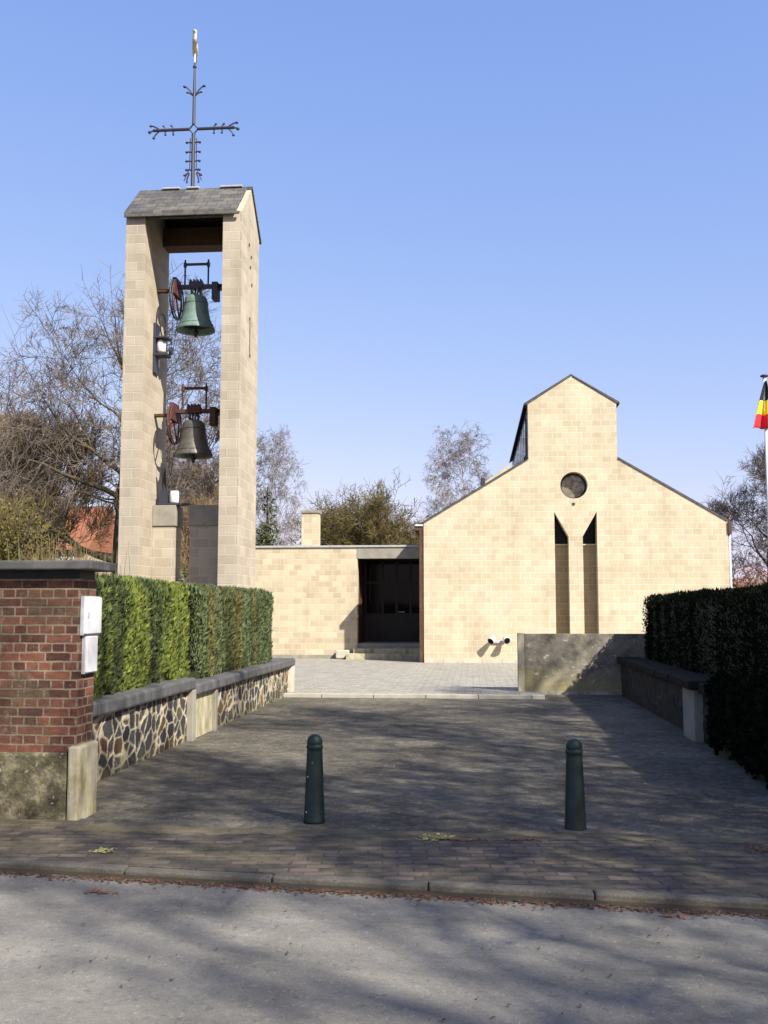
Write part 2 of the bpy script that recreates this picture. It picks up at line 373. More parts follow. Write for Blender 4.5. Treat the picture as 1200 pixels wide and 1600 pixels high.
# ------------------------------------------------------------------ the ground, road, pavement, driveway, forecourt
def KY(x): return 6.33 - .115 * x
g = MB().add([(-500, -300, -.12), (500, -300, -.12), (500, 900, -.12), (-500, 900, -.12)], [(0, 1, 2, 3)]).build('ground', 'grass_ground'); tag(g, kind='structure')
g = MB().prism([(-60, -4.5 + 6.9), (60, -4.5 - 6.9), (60, KY(60) - .004), (-60, KY(-60) - .004)], -.2, -.045, 'z').build('road', 'road_asphalt'); tag(g, kind='structure')
g = MB().prism([(-60, -6.5 + 6.9), (60, -6.5 - 6.9), (60, -4.5 - 6.9), (-60, -4.5 + 6.9)], -.2, 0., 'z').build('pavement_opposite', 'pavement_brick'); tag(g, kind='structure')
XS = [-14.5, -10, -6, -3.66, 0, 3, 8, 14]
g = MB().prism([(x, KY(x) + .108) for x in (-14.5, 20)] + [(20, 7.85), (-3.1, 7.85), (-3.1, 8.15), (-14.5, 8.15)], -.2, 0., 'z').build('pavement', 'pavement_brick'); tag(g, kind='structure')
k = MB(); x = -14.0; rk = random.Random(3)
while x < 16:
    L = .98; j = rk.uniform(-.01, .01)
    a, b2 = x + .004, x + L - .004
    k.prism([(a, KY(a) + j), (b2, KY(b2) + j), (b2, KY(b2) + .105 + j), (a, KY(a) + .105 + j)], -.2, .004 + rk.uniform(-.006, .006), 'z'); x += L
g = k.build('kerb', 'kerb_stone', bevel=.012); tag(g, kind='structure')
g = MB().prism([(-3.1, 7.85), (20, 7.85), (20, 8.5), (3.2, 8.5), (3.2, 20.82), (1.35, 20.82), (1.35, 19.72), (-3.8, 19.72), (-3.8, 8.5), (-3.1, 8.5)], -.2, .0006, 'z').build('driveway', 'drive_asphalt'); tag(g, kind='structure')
g = MB().prism([(-12, 19.86), (1.35, 19.86), (1.35, 20.822), (12, 20.822), (12, 60), (-12, 60)], -.2, .065, 'z').build('forecourt', 'plaza_paver'); tag(g, kind='structure')
k = MB(); x = -3.9
while x < 1.3:
    k.box(x + .006, 19.72, -.2, min(x + .994, 1.35), 19.86, .072); x += 1.0
g = k.build('forecourt_kerb', 'kerb_pale', bevel=.01); tag(g, kind='structure')
# gutter dirt and leaf litter
def litter(name, mat, spots, n, size, label, cat='leaves', seed=1):
    rr = random.Random(seed); m = MB()
    for i in range(n):
        x, y, z, sx, sy = rr.choice(spots)
        x += rr.gauss(0, sx); y += rr.gauss(0, sy)
        if callable(z): zz, y = z(x, y)
        else: zz = z
        a = rr.uniform(0, 6.28); s = size * rr.uniform(.5, 1.2); t = rr.uniform(-.4, .4)
        c, q = math.cos(a) * s, math.sin(a) * s
        hz = abs(t) * s + .004
        m.add([(x - c, y - q, zz + hz), (x + q * .5, y - c * .5, zz + .003), (x + c, y + q, zz + hz * 1.2 + .004), (x - q * .5, y + c * .5, zz + .006)], [(0, 1, 2, 3)])
    o = m.raw(name, mat); tag(o, label, cat, kind='stuff'); return o
def gut(x, y): return (-.045, KY(x) - .06 - abs(y - 6.3) * .9)
litter('fallen_leaves', ['leaf_brown'], [(i * .35 - 4, 6.3, gut, .3, .05) for i in range(26)], 2600, .017, 'brown leaf litter lying along the foot of the kerb', seed=2)
litter('fallen_leaves', ['leaf_yellow'], [(-.33, 7.62, .004, .05, .05), (-.25, 7.66, .004, .04, .03), (-2.55, 7.05, .004, .04, .03)], 90, .024, 'pale yellow green leaves scattered on the brick pavement between the bollards', seed=4)
litter('fallen_leaves', ['leaf_orange'], [(-.05, 7.62, .004, .09, .02), (.4, 7.66, .004, .08, .02), (1.95, 7.5, .004, .06, .05), (-2.25, 6.2, -.041, .06, .02), (1.1, 6.0, -.041, .06, .02)], 160, .02, 'orange dead leaves lying in small rows on the pavement', seed=5)
litter('fallen_leaves', ['leaf_brown', ], [(rk.uniform(-3, 2.5), rk.uniform(4, 19), lambda x, y: ((.006 if y > 7.85 else (.006 if y > KY(x) + .12 else (-.041 if y < KY(x) - .01 else .02))), y), .3, .3) for i in range(60)], 420, .014, 'single dark crumbs of leaf scattered over road and driveway', seed=6)
def ragged_strip(name, mat, x0, x1, yc, w, z, seed):
    vs = []; n = int((x1 - x0) / .06)
    for i in range(n + 1):
        x = x0 + (x1 - x0) * i / n; a = w * (.35 + .9 * abs(mnoise.noise((x * 1.9, seed, 0))) + .5 * mnoise.noise((x * 9, seed, 1))); b_ = w * (.35 + .9 * abs(mnoise.noise((x * 1.5, seed, 5))) + .5 * mnoise.noise((x * 8, seed, 8)))
        y = yc(x) if callable(yc) else yc
        vs += [(x, y - max(a, .004), z), (x, y + max(b_, .004), z)]
    o = MB().add(vs, [(2 * i, 2 * i + 2, 2 * i + 3, 2 * i + 1) for i in range(n)]).build(name, mat); tag(o, kind='structure'); return o
ragged_strip('dirt_strip', 'edge_dirt', -3.1, 6, 7.80, .20, .0019, 3)
ragged_strip('dirt_strip', 'edge_dirt', -8, -3.12, 8.02, .06, .0018, 6)
d = MB(); rr = random.Random(9); prev = None; pts = []
for i in range(160):
    x = -8 + i * .1; pts.append((x, KY(x) - .05 - .05 * mnoise.noise((x * 1.7, 3, 0)) - .03 * rr.random()))
vs = [(p[0], p[1], -.041) for p in pts] + [(p[0], KY(p[0]) - .002, -.028) for p in pts]
n = len(pts); d.add(vs, [(i, i + 1, n + i + 1, n + i) for i in range(n - 1)])
g = d.build('gutter_dirt', 'soil_dirt'); tag(g, kind='structure')

# ------------------------------------------------------------------ brick street wall with coping and plinth
t = thing('brick_wall', (-5.6, 8.3, 0), 'old red brick garden wall with dark overhanging coping beside the driveway', 'wall')
FY, BX = 8.12, -3.18
MB().box(-8.6, FY, .52, BX, 8.48, 1.915).build('masonry', 'red_brick', t)
MB().box(-8.6, FY - .035, -.1, BX - .05, 8.50, .52).build('plinth', 'plinth_stone', t, bevel=.025)
MB().box(BX - .047, FY - .05, -.1, BX + .05, 8.50, .575).build('corner_stone', 'corner_stone', t, bevel=.02)
k = MB(); x = BX + .13
while x > -8.6:
    k.box(x - .995, FY - .12, 1.985, x, 8.60, 2.06); x -= 1.0
k.build('coping', 'coping_stone', t, bevel=.012)
MB().box(-8.6, FY + .012, 1.915, BX - .012, 8.47, 1.985).build('coping_shadow_strip', 'rubber', t)  # black strip painting the shadow under the coping overhang
t = thing('meter_box', (BX, 8.33, 1.46), 'larger white metal box fixed high on the end of the brick wall', 'box')
MB().box(BX + .003, 8.15, 1.465, BX + .05, 8.49, 1.765).build('door_panel', 'white_paint', t, bevel=.006)
MB().box(BX + .051, 8.17, 1.60, BX + .058, 8.19, 1.64).build('lock', 'zinc', t)
MB().box(BX + .004, 8.13, 1.455, BX + .028, 8.51, 1.775).build('back_frame', 'zinc', t)
t = thing('meter_box', (BX, 8.31, 1.14), 'smaller narrow white box just below the larger one on the brick wall', 'box')
MB().box(BX + .003, 8.20, 1.15, BX + .045, 8.43, 1.445).build('door_panel', 'white_paint', t, bevel=.006)
MB().box(BX + .004, 8.18, 1.14, BX + .026, 8.45, 1.452).build('back_frame', 'zinc', t)

# ------------------------------------------------------------------ low rubble walls along the drive
def copings(k, y0, y1, x0, x1, z0, z1, L=1.15, jit=.008, seed=1):
    r_ = random.Random(seed); n = max(1, round((y1 - y0) / L)); L = (y1 - y0) / n
    for i in range(n):
        a, b_ = r_.uniform(-jit, jit), r_.uniform(-jit, jit)
        k.box(x0 + a, y0 + i * L + .004, z0 + b_ * .3, x1 + a, y0 + (i + 1) * L - .004, z1 + b_)
t = thing('stone_wall', (-3.8, 10.8, 0), 'low rubble stone wall with pale joints nearest the brick wall', 'wall')
MB().box(-3.98, 8.5, -.1, -3.66, 13.03, .64).build('masonry', 'rubble_stone', t)
k = MB(); copings(k, 8.5, 13.16, -4.06, -3.57, .64, .79); k.build('coping', 'coping_stone', t, bevel=.03)
t = thing('stone_wall', (-3.8, 17.3, 0), 'low rubble stone wall beyond the concrete pier with white end post', 'wall')
MB().box(-3.98, 14.32, -.1, -3.64, 20.2, .56).build('masonry', 'rubble_stone', t)
k = MB(); copings(k, 13.17, 20.5, -4.06, -3.54, .57, .72, seed=4); k.build('coping', 'coping_stone', t, bevel=.03)
MB().box(-3.99, 20.2, -.1, -3.56, 20.52, .56).build('end_post', 'pale_concrete', t, bevel=.01)
t = thing('concrete_pier', (-3.75, 13.7, 0), 'pale concrete pier set between the two rubble stone walls', 'pier')
MB().box(-3.97, 13.18, -.1, -3.62, 14.2, .57).build('panel', 'corner_stone', t)
MB().box(-3.98, 13.031, -.1, -3.57, 13.18, .64).build('post', 'concrete', t, bevel=.01)
MB().box(-3.98, 14.2, -.1, -3.57, 14.318, .57).build('post', 'concrete', t, bevel=.01)
def rubble_face(parent, x, y0, y1, z0, z1, side, seed, mat, step=.016, mc=((.34, .30, .20), (.56, .50, .36)), shade_k=1.0):  # the last factor dims stones and moss as painted shade
    # the visible face of the rubble: bulging stones with recessed, ragged joints; the stone colours ride on the mesh
    rr_ = random.Random(seed); cols = {}; S = 4.7
    pal = [(.035, .037, .038), (.05, .05, .05), (.06, .058, .053), (.085, .05, .026), (.045, .045, .048), (.11, .068, .032), (.07, .036, .022), (.07, .06, .04), (.03, .03, .032), (.055, .056, .06)]
    ny = int((y1 - y0) / step); nz = int((z1 - z0) / step); vs = []; cl = []
    for i in range(ny + 1):
        y = y0 + (y1 - y0) * i / ny
        for j in range(nz + 1):
            z = z0 + (z1 - z0) * j / nz
            wy = y + .05 * mnoise.noise((y * 3, z * 3, seed)) + .02 * mnoise.noise((y * 11, z * 11, seed)); wz = z + .05 * mnoise.noise((y * 3, z * 3, seed + 9)) + .02 * mnoise.noise((y * 11, z * 11, seed + 5))
            d, p = mnoise.voronoi((wy * S, wz * S * 1.15, seed * 7.0)); e = d[1] - d[0]
            key = (round(p[0].x, 3), round(p[0].y, 3)); c = cols.setdefault(key, (rr_.choice(pal), rr_.uniform(.75, 1.25), rr_.uniform(0, .022)))
            th = .055 + .05 * mnoise.noise((y * 2.2, z * 2.2, seed + 3)); q = max(0., min(1., (e - th) / .05))
            h = (1 - q) * .020 + q * (.004 + c[2] * .5) + .012 * min(1, e) + .006 * mnoise.noise((y * 30, z * 30, 1)); mo = .5 + .5 * mnoise.noise((y * 2, z * 4, seed + 20))
            m_ = tuple(a + (b - a) * mo for a, b in zip(*mc)); ms = max(0, min(1, (.22 - z) * 3 + mnoise.noise((y * 2.5, z * 3, seed + 40)) * 1.0)) * .8
            k_ = tuple((mm * (1 - q) + sc_ * c[1] * q) for mm, sc_ in zip(m_, c[0])); k_ = tuple(a * (1 if q < .5 else shade_k) * (1 - ms) + b * ms * shade_k for a, b in zip(k_, (.06, .055, .02)))
            vs.append((x + side * (h - .012), y, z)); cl.append((*k_, 1))
    m = MB(); m.add(vs, [(i * (nz + 1) + j, (i + 1) * (nz + 1) + j, (i + 1) * (nz + 1) + j + 1, i * (nz + 1) + j + 1) for i in range(ny) for j in range(nz)])
    o = m.raw('rubble_facing', mat, parent, True); at = o.data.color_attributes.new('stone', 'FLOAT_COLOR', 'POINT')
    at.data.foreach_set('color', [v for c in cl for v in c]); return o
def m_facing():
    N = NT('rubble_facing'); a = N.n('ShaderNodeAttribute'); a.attribute_name = 'stone'
    f = N.noise(45, 4, .75); N.bump(f, .7, .01); M['rubble_facing'] = N.base(N.mix(.7, a.outputs['Color'], N.ramp(f, (.28, .5), (.7, 1.45)), 'MULTIPLY'), .9, 0, .25)
m_facing()
for o_ in [o for o in bpy.data.objects if o.name.startswith('stone_wall')]:
    if 'nearest' in o_['label']: rubble_face(o_, -3.655, 8.51, 13.03, -.05, .64, 1, 1, 'rubble_facing')
    else: rubble_face(o_, -3.635, 14.325, 20.2, -.05, .565, 1, 2, 'rubble_facing', .02)
# right hand wall
t = thing('stone_wall', (3.05, 13, 0), 'shaded low rubble wall with grey pier under the dark hedge', 'wall')
MB().box(2.92, 9.0, -.1, 3.24, 13.5, .62).build('masonry', 'rubble_shade', t)
MB().box(2.92, 14.2, -.1, 3.24, 20.7, .62).build('masonry', 'rubble_shade', t)
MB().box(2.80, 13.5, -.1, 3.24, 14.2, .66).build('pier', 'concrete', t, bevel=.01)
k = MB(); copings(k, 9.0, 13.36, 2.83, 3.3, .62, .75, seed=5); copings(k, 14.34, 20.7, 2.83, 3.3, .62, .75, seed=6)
copings(k, 13.37, 14.33, 2.72, 3.32, .66, .78, L=.96, seed=7); k.build('coping', 'coping_shade', t, bevel=.025)
for a_, b_ in ((9.0, 13.5), (14.2, 20.7)): rubble_face(t, 2.915, a_, b_, -.05, .62, -1, 3, 'rubble_facing', .022, ((.03, .028, .02), (.06, .055, .042)), .45)  # joints and stones darkened, shade painted into the facing
t = thing('concrete_wall', (2.5, 20.9, 0), 'low stained concrete wall standing in front of the church', 'wall')
MB().box(1.03, 20.83, -.1, 5.6, 21.03, 1.20).build('panel', 'weathered_render', t, bevel=.008)
MB().box(.90, 20.80, -.1, 1.029, 21.06, 1.215).build('end_pilaster', 'corner_stone', t, bevel=.01)

# ------------------------------------------------------------------ clipped hedges
def hedge(name, x0, y0, x1, y1, z0, z1, mat, label, cat, seed, dens=900, leaf=.05, up=.75, group=None, faces='xXyYZ', thin=.15):
    rr = random.Random(seed); t = thing(name, ((x0 + x1) / 2, (y0 + y1) / 2, z0), label, cat, group)
    def lump(p): return .06 * mnoise.noise((p[1] * 2.2, .5, seed * 1.7)) * (1 if p[2] < z1 - .05 else .2) + mnoise.noise((p[0] * 1.3 + seed, p[1] * 1.3, p[2] * .6)) * .045 + mnoise.noise((p[0] * 4 + seed, p[1] * 4, p[2] * 2)) * .03
    core = MB(); ins = .07
    core.box(x0 + ins, y0 + ins, z0, x1 - ins, y1 - ins, z1 - ins)
    core.build('inner_growth', 'shrub_dark', t)
    m = MB()
    sides = {'x': ((y1 - y0) * (z1 - z0), Vector((-1, 0, 0))), 'X': ((y1 - y0) * (z1 - z0), Vector((1, 0, 0))), 'y': ((x1 - x0) * (z1 - z0), Vector((0, -1, 0))),
             'Y': ((x1 - x0) * (z1 - z0), Vector((0, 1, 0))), 'Z': ((x1 - x0) * (y1 - y0), Vector((0, 0, 1)))}
    for s_ in faces:
        area, nrm = sides[s_]
        for i in range(int(area * dens)):
            p = [rr.uniform(x0, x1), rr.uniform(y0, y1), rr.uniform(z0, z1)]
            if s_ == 'x': p[0] = x0
            elif s_ == 'X': p[0] = x1
            elif s_ == 'y': p[1] = y0
            elif s_ == 'Y': p[1] = y1
            else: p[2] = z1
            p = Vector(p)
            # rounded edges
            ex = max(0, .10 - min(p.x - x0, x1 - p.x)); ey = max(0, .10 - min(p.y - y0, y1 - p.y)); ez = max(0, .12 - (z1 - p.z))
            sh = 0
            for a_, b_ in ((ex, ez), (ey, ez), (ex, ey)):
                if a_ > 0 and b_ > 0: sh = max(sh, (a_ * b_) / .12)
            if p.z - z0 < .22 and p.z - z0 < .02 + .30 * abs(mnoise.noise((p.y * 1.9, 7, seed))): continue
            p += nrm * (lump(p) - sh - rr.random() ** 2 * .07)
            d = Vector((rr.gauss(0, .35), rr.gauss(0, .35), up + rr.gauss(0, .35))) + nrm * rr.uniform(-.1, .75)
            if s_ == 'Z': d.z = abs(d.z)
            d.normalize(); wv = d.cross(Vector((rr.gauss(0, 1), rr.gauss(0, 1), rr.gauss(0, 1)))).normalized()
            L = leaf * rr.uniform(.6, 1.5); W = L * thin
            m.add([tuple(p), tuple(p + d * L * .5 + wv * W), tuple(p + d * L), tuple(p + d * L * .5 - wv * W)], [(0, 1, 2, 3)])
    m.raw('foliage', mat, t)
    return t
hedge('clipped_hedge', -4.75, 8.62, -3.74, 13.35, .72, 1.97, 'hedge_leaf', 'tall clipped yellow green conifer hedge on the wall beside the brick pier', 'hedge', 11, 3600, .062, up=1.0, faces='XyYZ')
hedge('clipped_hedge', -4.75, 14.0, -3.74, 19.1, .66, 1.97, 'hedge_leaf_far', 'clipped blue green conifer hedge on the farther wall, below the bell tower', 'hedge', 12, 3000, .065, up=1.0, faces='XyYZ')
hedge('dead_hedge', -4.7, 13.36, -3.95, 13.99, .70, 1.93, 'dead_leaf', 'browned dead conifer in the gap between the two green hedges', 'hedge', 13, 700, .05, faces='XZ')
hedge('clipped_hedge', 3.36, 12.45, 4.5, 20.6, .62, 1.92, 'hedge_shade', 'dark shaded hedge ending beside the low concrete wall', 'hedge', 14, 1100, .055, faces='xXyYZ')
hedge('clipped_hedge', 3.24, 8.7, 4.4, 12.44, .62, 1.93, 'hedge_shade', 'dark shaded hedge on the right edge, nearest the street', 'hedge', 15, 1500, .05, faces='xyYZ')

hedge('ivy_overgrowth', 2.78, 8.8, 3.3, 12.75, .0, .86, 'hedge_shade', 'dark ivy sprawling down over the near end of the right stone wall', 'ivy', 16, 1500, .06, up=.2, faces='xYyZ', thin=.4)
# ------------------------------------------------------------------ bollards
def bollard(x, y, label):
    t = thing('bollard', (x, y, 0), label, 'bollard', 'bollards across the driveway')
    MB().lathe([(0, 0), (.086, 0), (.086, .02), (.082, .03), (.062, .55), (.060, .565), (.066, .572), (.066, .592), (.060, .60), (.057, .606)], (x, y, 0), 28).build('post', 'bollard_paint', t, smooth=True)
    MB().lathe([(.060, .606), (.062, .615), (.060, .635), (.050, .660), (.032, .676), (.012, .682), (0, .683)], (x, y, 0), 28).build('cap', 'bollard_paint', t, smooth=True)
    return t
ba = bollard(-1.25, 8.16, 'dark green tapered bollard on the left, dotted with pale specks')
bb = bollard(.765, 8.05, 'dark green tapered bollard on the right, standing on a pale footing')
k = MB(); rr = random.Random(2)
for z, a in ((.47, -95), (.36, -128), (.09, -130)):
    r_ = .086 - z * .043 + .001
    MB().lathe([(0, .004), (.005, .002), (.006, 0)], (-1.25 + r_ * math.cos(R(a)), 8.16 + r_ * math.sin(R(a)), z), 8, 'y').build('paint_chip', 'white_paint', ba)
m = MB(); n = 20
pp = [(.765 + .17 * math.cos(6.283 * i / n) * (1 + .2 * mnoise.noise((i * .7, 1, 2))), 8.03 + .13 * math.sin(6.283 * i / n) * (1 + .3 * mnoise.noise((i * .7, 5, 2)))) for i in range(n)]
m.prism(pp, -.02, .012, 'z').build('footing', 'kerb_stone', bb, bevel=.006)

# ------------------------------------------------------------------ bell tower
TX0, TX1, TY0, TY1 = -7.25, -4.76, 20.5, 22.25; IL, IR = -6.84, -5.16
t = thing('bell_tower', (-6.0, 21.4, 0), 'tall open bell tower of pale blocks with small slate roof', 'tower')
RZ, EZ = 10.86, 10.03
for a, b_ in ((TX0, IL), (IR, TX1)):
    MB().prism([(TY0, -.1), (TY1, -.1), (TY1, EZ), (21.38, RZ), (TY0, EZ)], a, b_, 'x').build('pillar', 'tower_block', t)
# roof: two slate slopes
k = MB()
k.prism([(20.40, 9.99), (21.385, RZ + .02), (21.385, RZ + .08), (20.40, 10.05)], TX0 - .02, TX1 - .10, 'x')
k.prism([(22.37, 9.99), (21.386, RZ + .02), (21.386, RZ + .08), (22.37, 10.05)], TX0 - .02, TX1 + .03, 'x')
rf = k.build('roof', 'roof_slate', t)
k = MB(); k.box(TX0 - .02, 20.39, 9.94, TX1 - .03, 20.43, 10.0); k.build('gutter_board', 'slate', rf, bevel=.01)
for a, b_ in ((-6.75, -6.35), (-6.20, -5.92), (-5.45, -4.95)): MB().box(a, 21.30, RZ + .06, b_, 21.44, RZ + .10).build('ridge_cap', 'lead', rf, bevel=.01)
MB().box(IL + .002, TY0 + .02, 9.955, IR - .002, 20.62, 10.02).build('beam', 'slate', t); MB().box(IL + .002, 21.75, 9.78, IR - .002, TY1 - .05, 10.2).build('beam', 'brown_wood', t)
MB().add([(IL, TY0 + .02, 10.03), (IR, TY0 + .02, 10.03), (IR, 21.38, RZ - .03), (IL, 21.38, RZ - .03), (IL, 22.23, 10.03), (IR, 22.23, 10.03)], [(0, 1, 2, 3), (3, 2, 5, 4)]).build('soffit', 'dark_wood', t)
k = MB(); k.box(IL + .002, 21.45, -.1, -6.36, 21.95, 3.47); k.box(-6.02, 21.45, -.1, IR - .002, 21.95, 3.47); k.build('inner_pier', 'tower_block', t)
k = MB(); k.box(IL + .003, 21.42, 3.472, -6.33, 21.98, 3.92); k.box(-6.05, 21.42, 3.472, IR - .003, 21.98, 3.92); k.build('concrete_cap', 'concrete', t, bevel=.01)
MB().box(IL + .002, 21.50, -.1, IR - .002, 21.9, 2.28).build('threshold_wall', 'tower_block', t)
MB().box(-5.33, 22.02, -.1, IR - .002, 22.2, 6.1).build('cable_duct', 'brown_wood', t)
k = MB()
for y, z in ((21.2, 9.55), (21.42, 9.35), (21.35, 9.1), (21.5, 8.75), (21.35, 7.95), (21.4, 7.15)): MB().box(TX1 + .001, y - .02, z - .03, TX1 + .02, y + .02, z + .03).build('wall_anchor', 'iron', t)
MB().box(TX1 + .001, 21.38, 7.2, TX1 + .012, 21.40, 7.9).build('anchor_rod', 'iron', t)

def make_bell(cx, cy, rim, label, bmat, hmat, wz):
    t = thing('church_bell', (cx, cy, rim + .95), label, 'bell', 'bells hung in the tower')
    prof = [(.36, .03), (.415, .0), (.42, .02), (.405, .07), (.36, .15), (.315, .26), (.285, .40), (.265, .55), (.25, .66), (.235, .72), (.19, .77), (.10, .80), (.0, .81)]
    b = MB().lathe([(.30, .12), (.36, .03)] + prof[1:], (cx, cy, rim), 40).build('bell_body', bmat, t, smooth=True)
    for dz, r_ in ((.13, .374), (.60, .260)): MB().ring((cx, cy, rim + dz), r_, .010, 'z', 40).build('moulding', bmat, b, smooth=True)
    MB().tube([(cx, cy, rim + .45), (cx, cy, rim + .05), (cx, cy, rim - .04), (cx, cy, rim - .13)], [.02, .024, .06, .025], 10).build('clapper', 'iron', t, smooth=True)
    k = MB()
    for a in range(0, 360, 60): k.tube([(cx + .09 * math.cos(R(a)), cy + .09 * math.sin(R(a)), rim + .79), (cx + .12 * math.cos(R(a)), cy + .12 * math.sin(R(a)), rim + .88), (cx + .05 * math.cos(R(a)), cy + .05 * math.sin(R(a)), rim + .96)], .022, 6)
    k.build('crown', bmat, t, smooth=True)
    hz = rim + 1.0
    k = MB().box(cx - .52, cy - .06, hz - .05, cx + .62, cy + .06, hz + .03); k.box(cx - .15, cy - .09, hz - .06, cx + .15, cy + .09, hz + .09)
    for i in range(4): k.box(cx - .13 + i * .075, cy - .1, hz + .09, cx - .10 + i * .075, cy + .1, hz + .14)
    k.build('headstock', hmat, t, bevel=.006)
    k = MB()
    for s in (-1, 1):
        k.tube([(cx + s * .26, cy, hz + .02), (cx + s * .26, cy, hz + .60)], .022, 6)
        k.box(cx + s * .26 - .03, cy - .03, hz + .44, cx + s * .26 + .03, cy + .03, hz + .54)
    k.tube([(cx - .26, cy, hz + .5), (cx + .26, cy, hz + .5)], .03, 6); k.build('counterweight_frame', hmat, t)
    k = MB().box(cx + .37, cy - .13, hz - .33, cx + .50, cy + .13, hz + .06); k.box(cx + .50, cy - .06, hz - .10, IR - .004, cy + .06, hz - .0); k.build('bearing_bracket', hmat, t, bevel=.008)
    MB().box(IL + .004, cy - .07, hz - .12, cx - .50, cy + .07, hz - .06).build('bearing_bracket', 'rust_iron', t, bevel=.006)
    wc = (cx - .46, cy, hz - .28)
    wl = MB().ring(wc, .43, .022, 'x', 36, 8).ring((wc[0] + .05, wc[1], wc[2]), .43, .016, 'x', 36, 8).build('ringing_wheel', hmat, t, smooth=True)
    k = MB().prism([(cy - .20, hz + .16), (cy + .20, hz + .16), (cy + .30, hz - .22), (cy - .30, hz - .22)], wc[0] - .02, wc[0] + .06, 'x'); k.build('wheel_plate', 'red_paint', wl)
    k = MB(); k.tube([(wc[0], cy - .3, wc[2] - .35), (wc[0], cy, wc[2] + .1), (wc[0], cy + .3, wc[2] - .35)], .02, 6); k.build('wheel_spoke', 'red_paint', wl)
    k = MB(); k.tube([(wc[0], cy - .16, wc[2] - .42), (wc[0] - .06, cy - .08, rim - .42)], .008, 5); k.tube([(wc[0], cy + .16, wc[2] - .42), (wc[0] - .06, cy + .08, rim - .42)], .008, 5); k.build('drive_chain', 'iron', t)
    return t
make_bell(-5.97, 21.45, 7.74, 'green patinated bell hanging in the upper part of the tower', 'patina', 'iron', 0)
make_bell(-5.97, 21.45, 4.97, 'dark bronze bell hanging in the lower part of the tower', 'bronze', 'rust_iron', 0)
def motor(cx, cy, cz, label, axis):
    t = thing('bell_motor', (cx, cy, cz), label, 'motor', 'bell ringing motors')
    MB().lathe([(0, -.17), (.08, -.13), (.10, -.10), (.10, .10), (.08, .13), (0, .17)], (cx, cy, cz), 20, axis).build('motor_drum', 'white_paint', t, smooth=True)
    MB().box(IL + .004, cy - .16, cz + .16, cx + .18, cy + .16, cz + .20).box(IL + .004, cy - .16, cz - .22, cx + .18, cy + .16, cz - .17).box(IL + .004, cy - .15, cz - .6, IL + .05, cy + .15, cz + .5).build('bracket', 'iron', t, bevel=.006)
    MB().lathe([(0, -.03), (.09, -.03), (.09, .03), (0, .03)], (cx + .22, cy, cz - .1), 16, 'x').build('sprocket', 'iron', t)
    MB().ring((cx + .02, cy + .02, cz + .48), .19, .014, 'x', 24, 6, 1.3).build('cable_loop', 'rubber', t)
    return t
motor(-6.70, 21.35, 7.38, 'white electric motor on a bracket high on the inner tower face', 'z')
t = thing('bell_motor', (-6.35, 21.6, 3.92), 'white electric motor sitting on the concrete cap under the lower bell', 'motor', 'bell ringing motors')
MB().lathe([(0, 0), (.11, 0), (.12, .04), (.12, .22), (.10, .27), (0, .28)], (-6.40, 21.6, 3.97), 20).build('motor_drum', 'white_paint', t, smooth=True)
MB().box(-6.72, 21.45, 3.925, -6.05, 21.75, 3.965).build('bracket', 'iron', t, bevel=.006)
MB().box(-6.70, 21.5, 3.97, -6.55, 21.7, 4.25).tube([(-6.64, 21.6, 4.2), (-6.64, 21.5, 4.75)], .05, 8).build('gear_case', 'iron', t)

# ------------------------------------------------------------------ wrought iron cross with weathercock
CX, CY = -6.08, 21.38
t = thing('weather_cross', (CX, CY, RZ + .1), 'tall wrought iron cross with scrolled ornaments on the tower ridge', 'cross')
def hollow(k, x, z):
    k.tube([(x - .10, CY, z), (x, CY, z + .12), (x + .10, CY, z), (x, CY, z - .12), (x - .10, CY, z)], .02, 6, False)
k = MB(); k.tube([(CX, CY, RZ + .08), (CX, CY, 12.2)], .044, 8); k.tube([(CX, CY, 12.42), (CX, CY, 13.3), (CX, CY, 13.85)], [.037, .032, .02], 8); k.lathe([(0, -.045), (.035, -.03), (.045, 0), (.035, .03), (0, .045)], (CX, CY, 13.76), 12); hollow(k, CX, 12.31); k.build('upright', 'iron', t)
k = MB()
k.tube([(CX - .10, CY, 12.31), (CX - .92, CY, 12.31)], .036, 8); k.tube([(CX + .10, CY, 12.31), (CX + .92, CY, 12.31)], .036, 8); k.build('cross_arm', 'iron', t)
def scroll(k, x, z, dx, dz, L, ball=.04):
    L *= .78; ball *= 1.05
    # a short curled branch ending in a knob
    pts = []
    for i in range(7):
        u = i / 6; a = u * 2.4
        sg = 1 if dx > 0 else -1; pts.append((x + dx * L * math.sin(a * .65) * .9 + sg * (dz * L * .13 * (1 - math.cos(a))), CY, z + dz * L * math.sin(a * .65) * .9 - sg * (dx * L * .13 * (1 - math.cos(a)))))
    pts = [(q_[0], q_[1], q_[2]) for q_ in pts]; k.tube(pts, [.017] * 7, 5); p = pts[-1]
    k.lathe([(0, -ball), (ball * .8, -ball * .5), (ball, 0), (ball * .8, ball * .5), (0, ball)], p, 8)
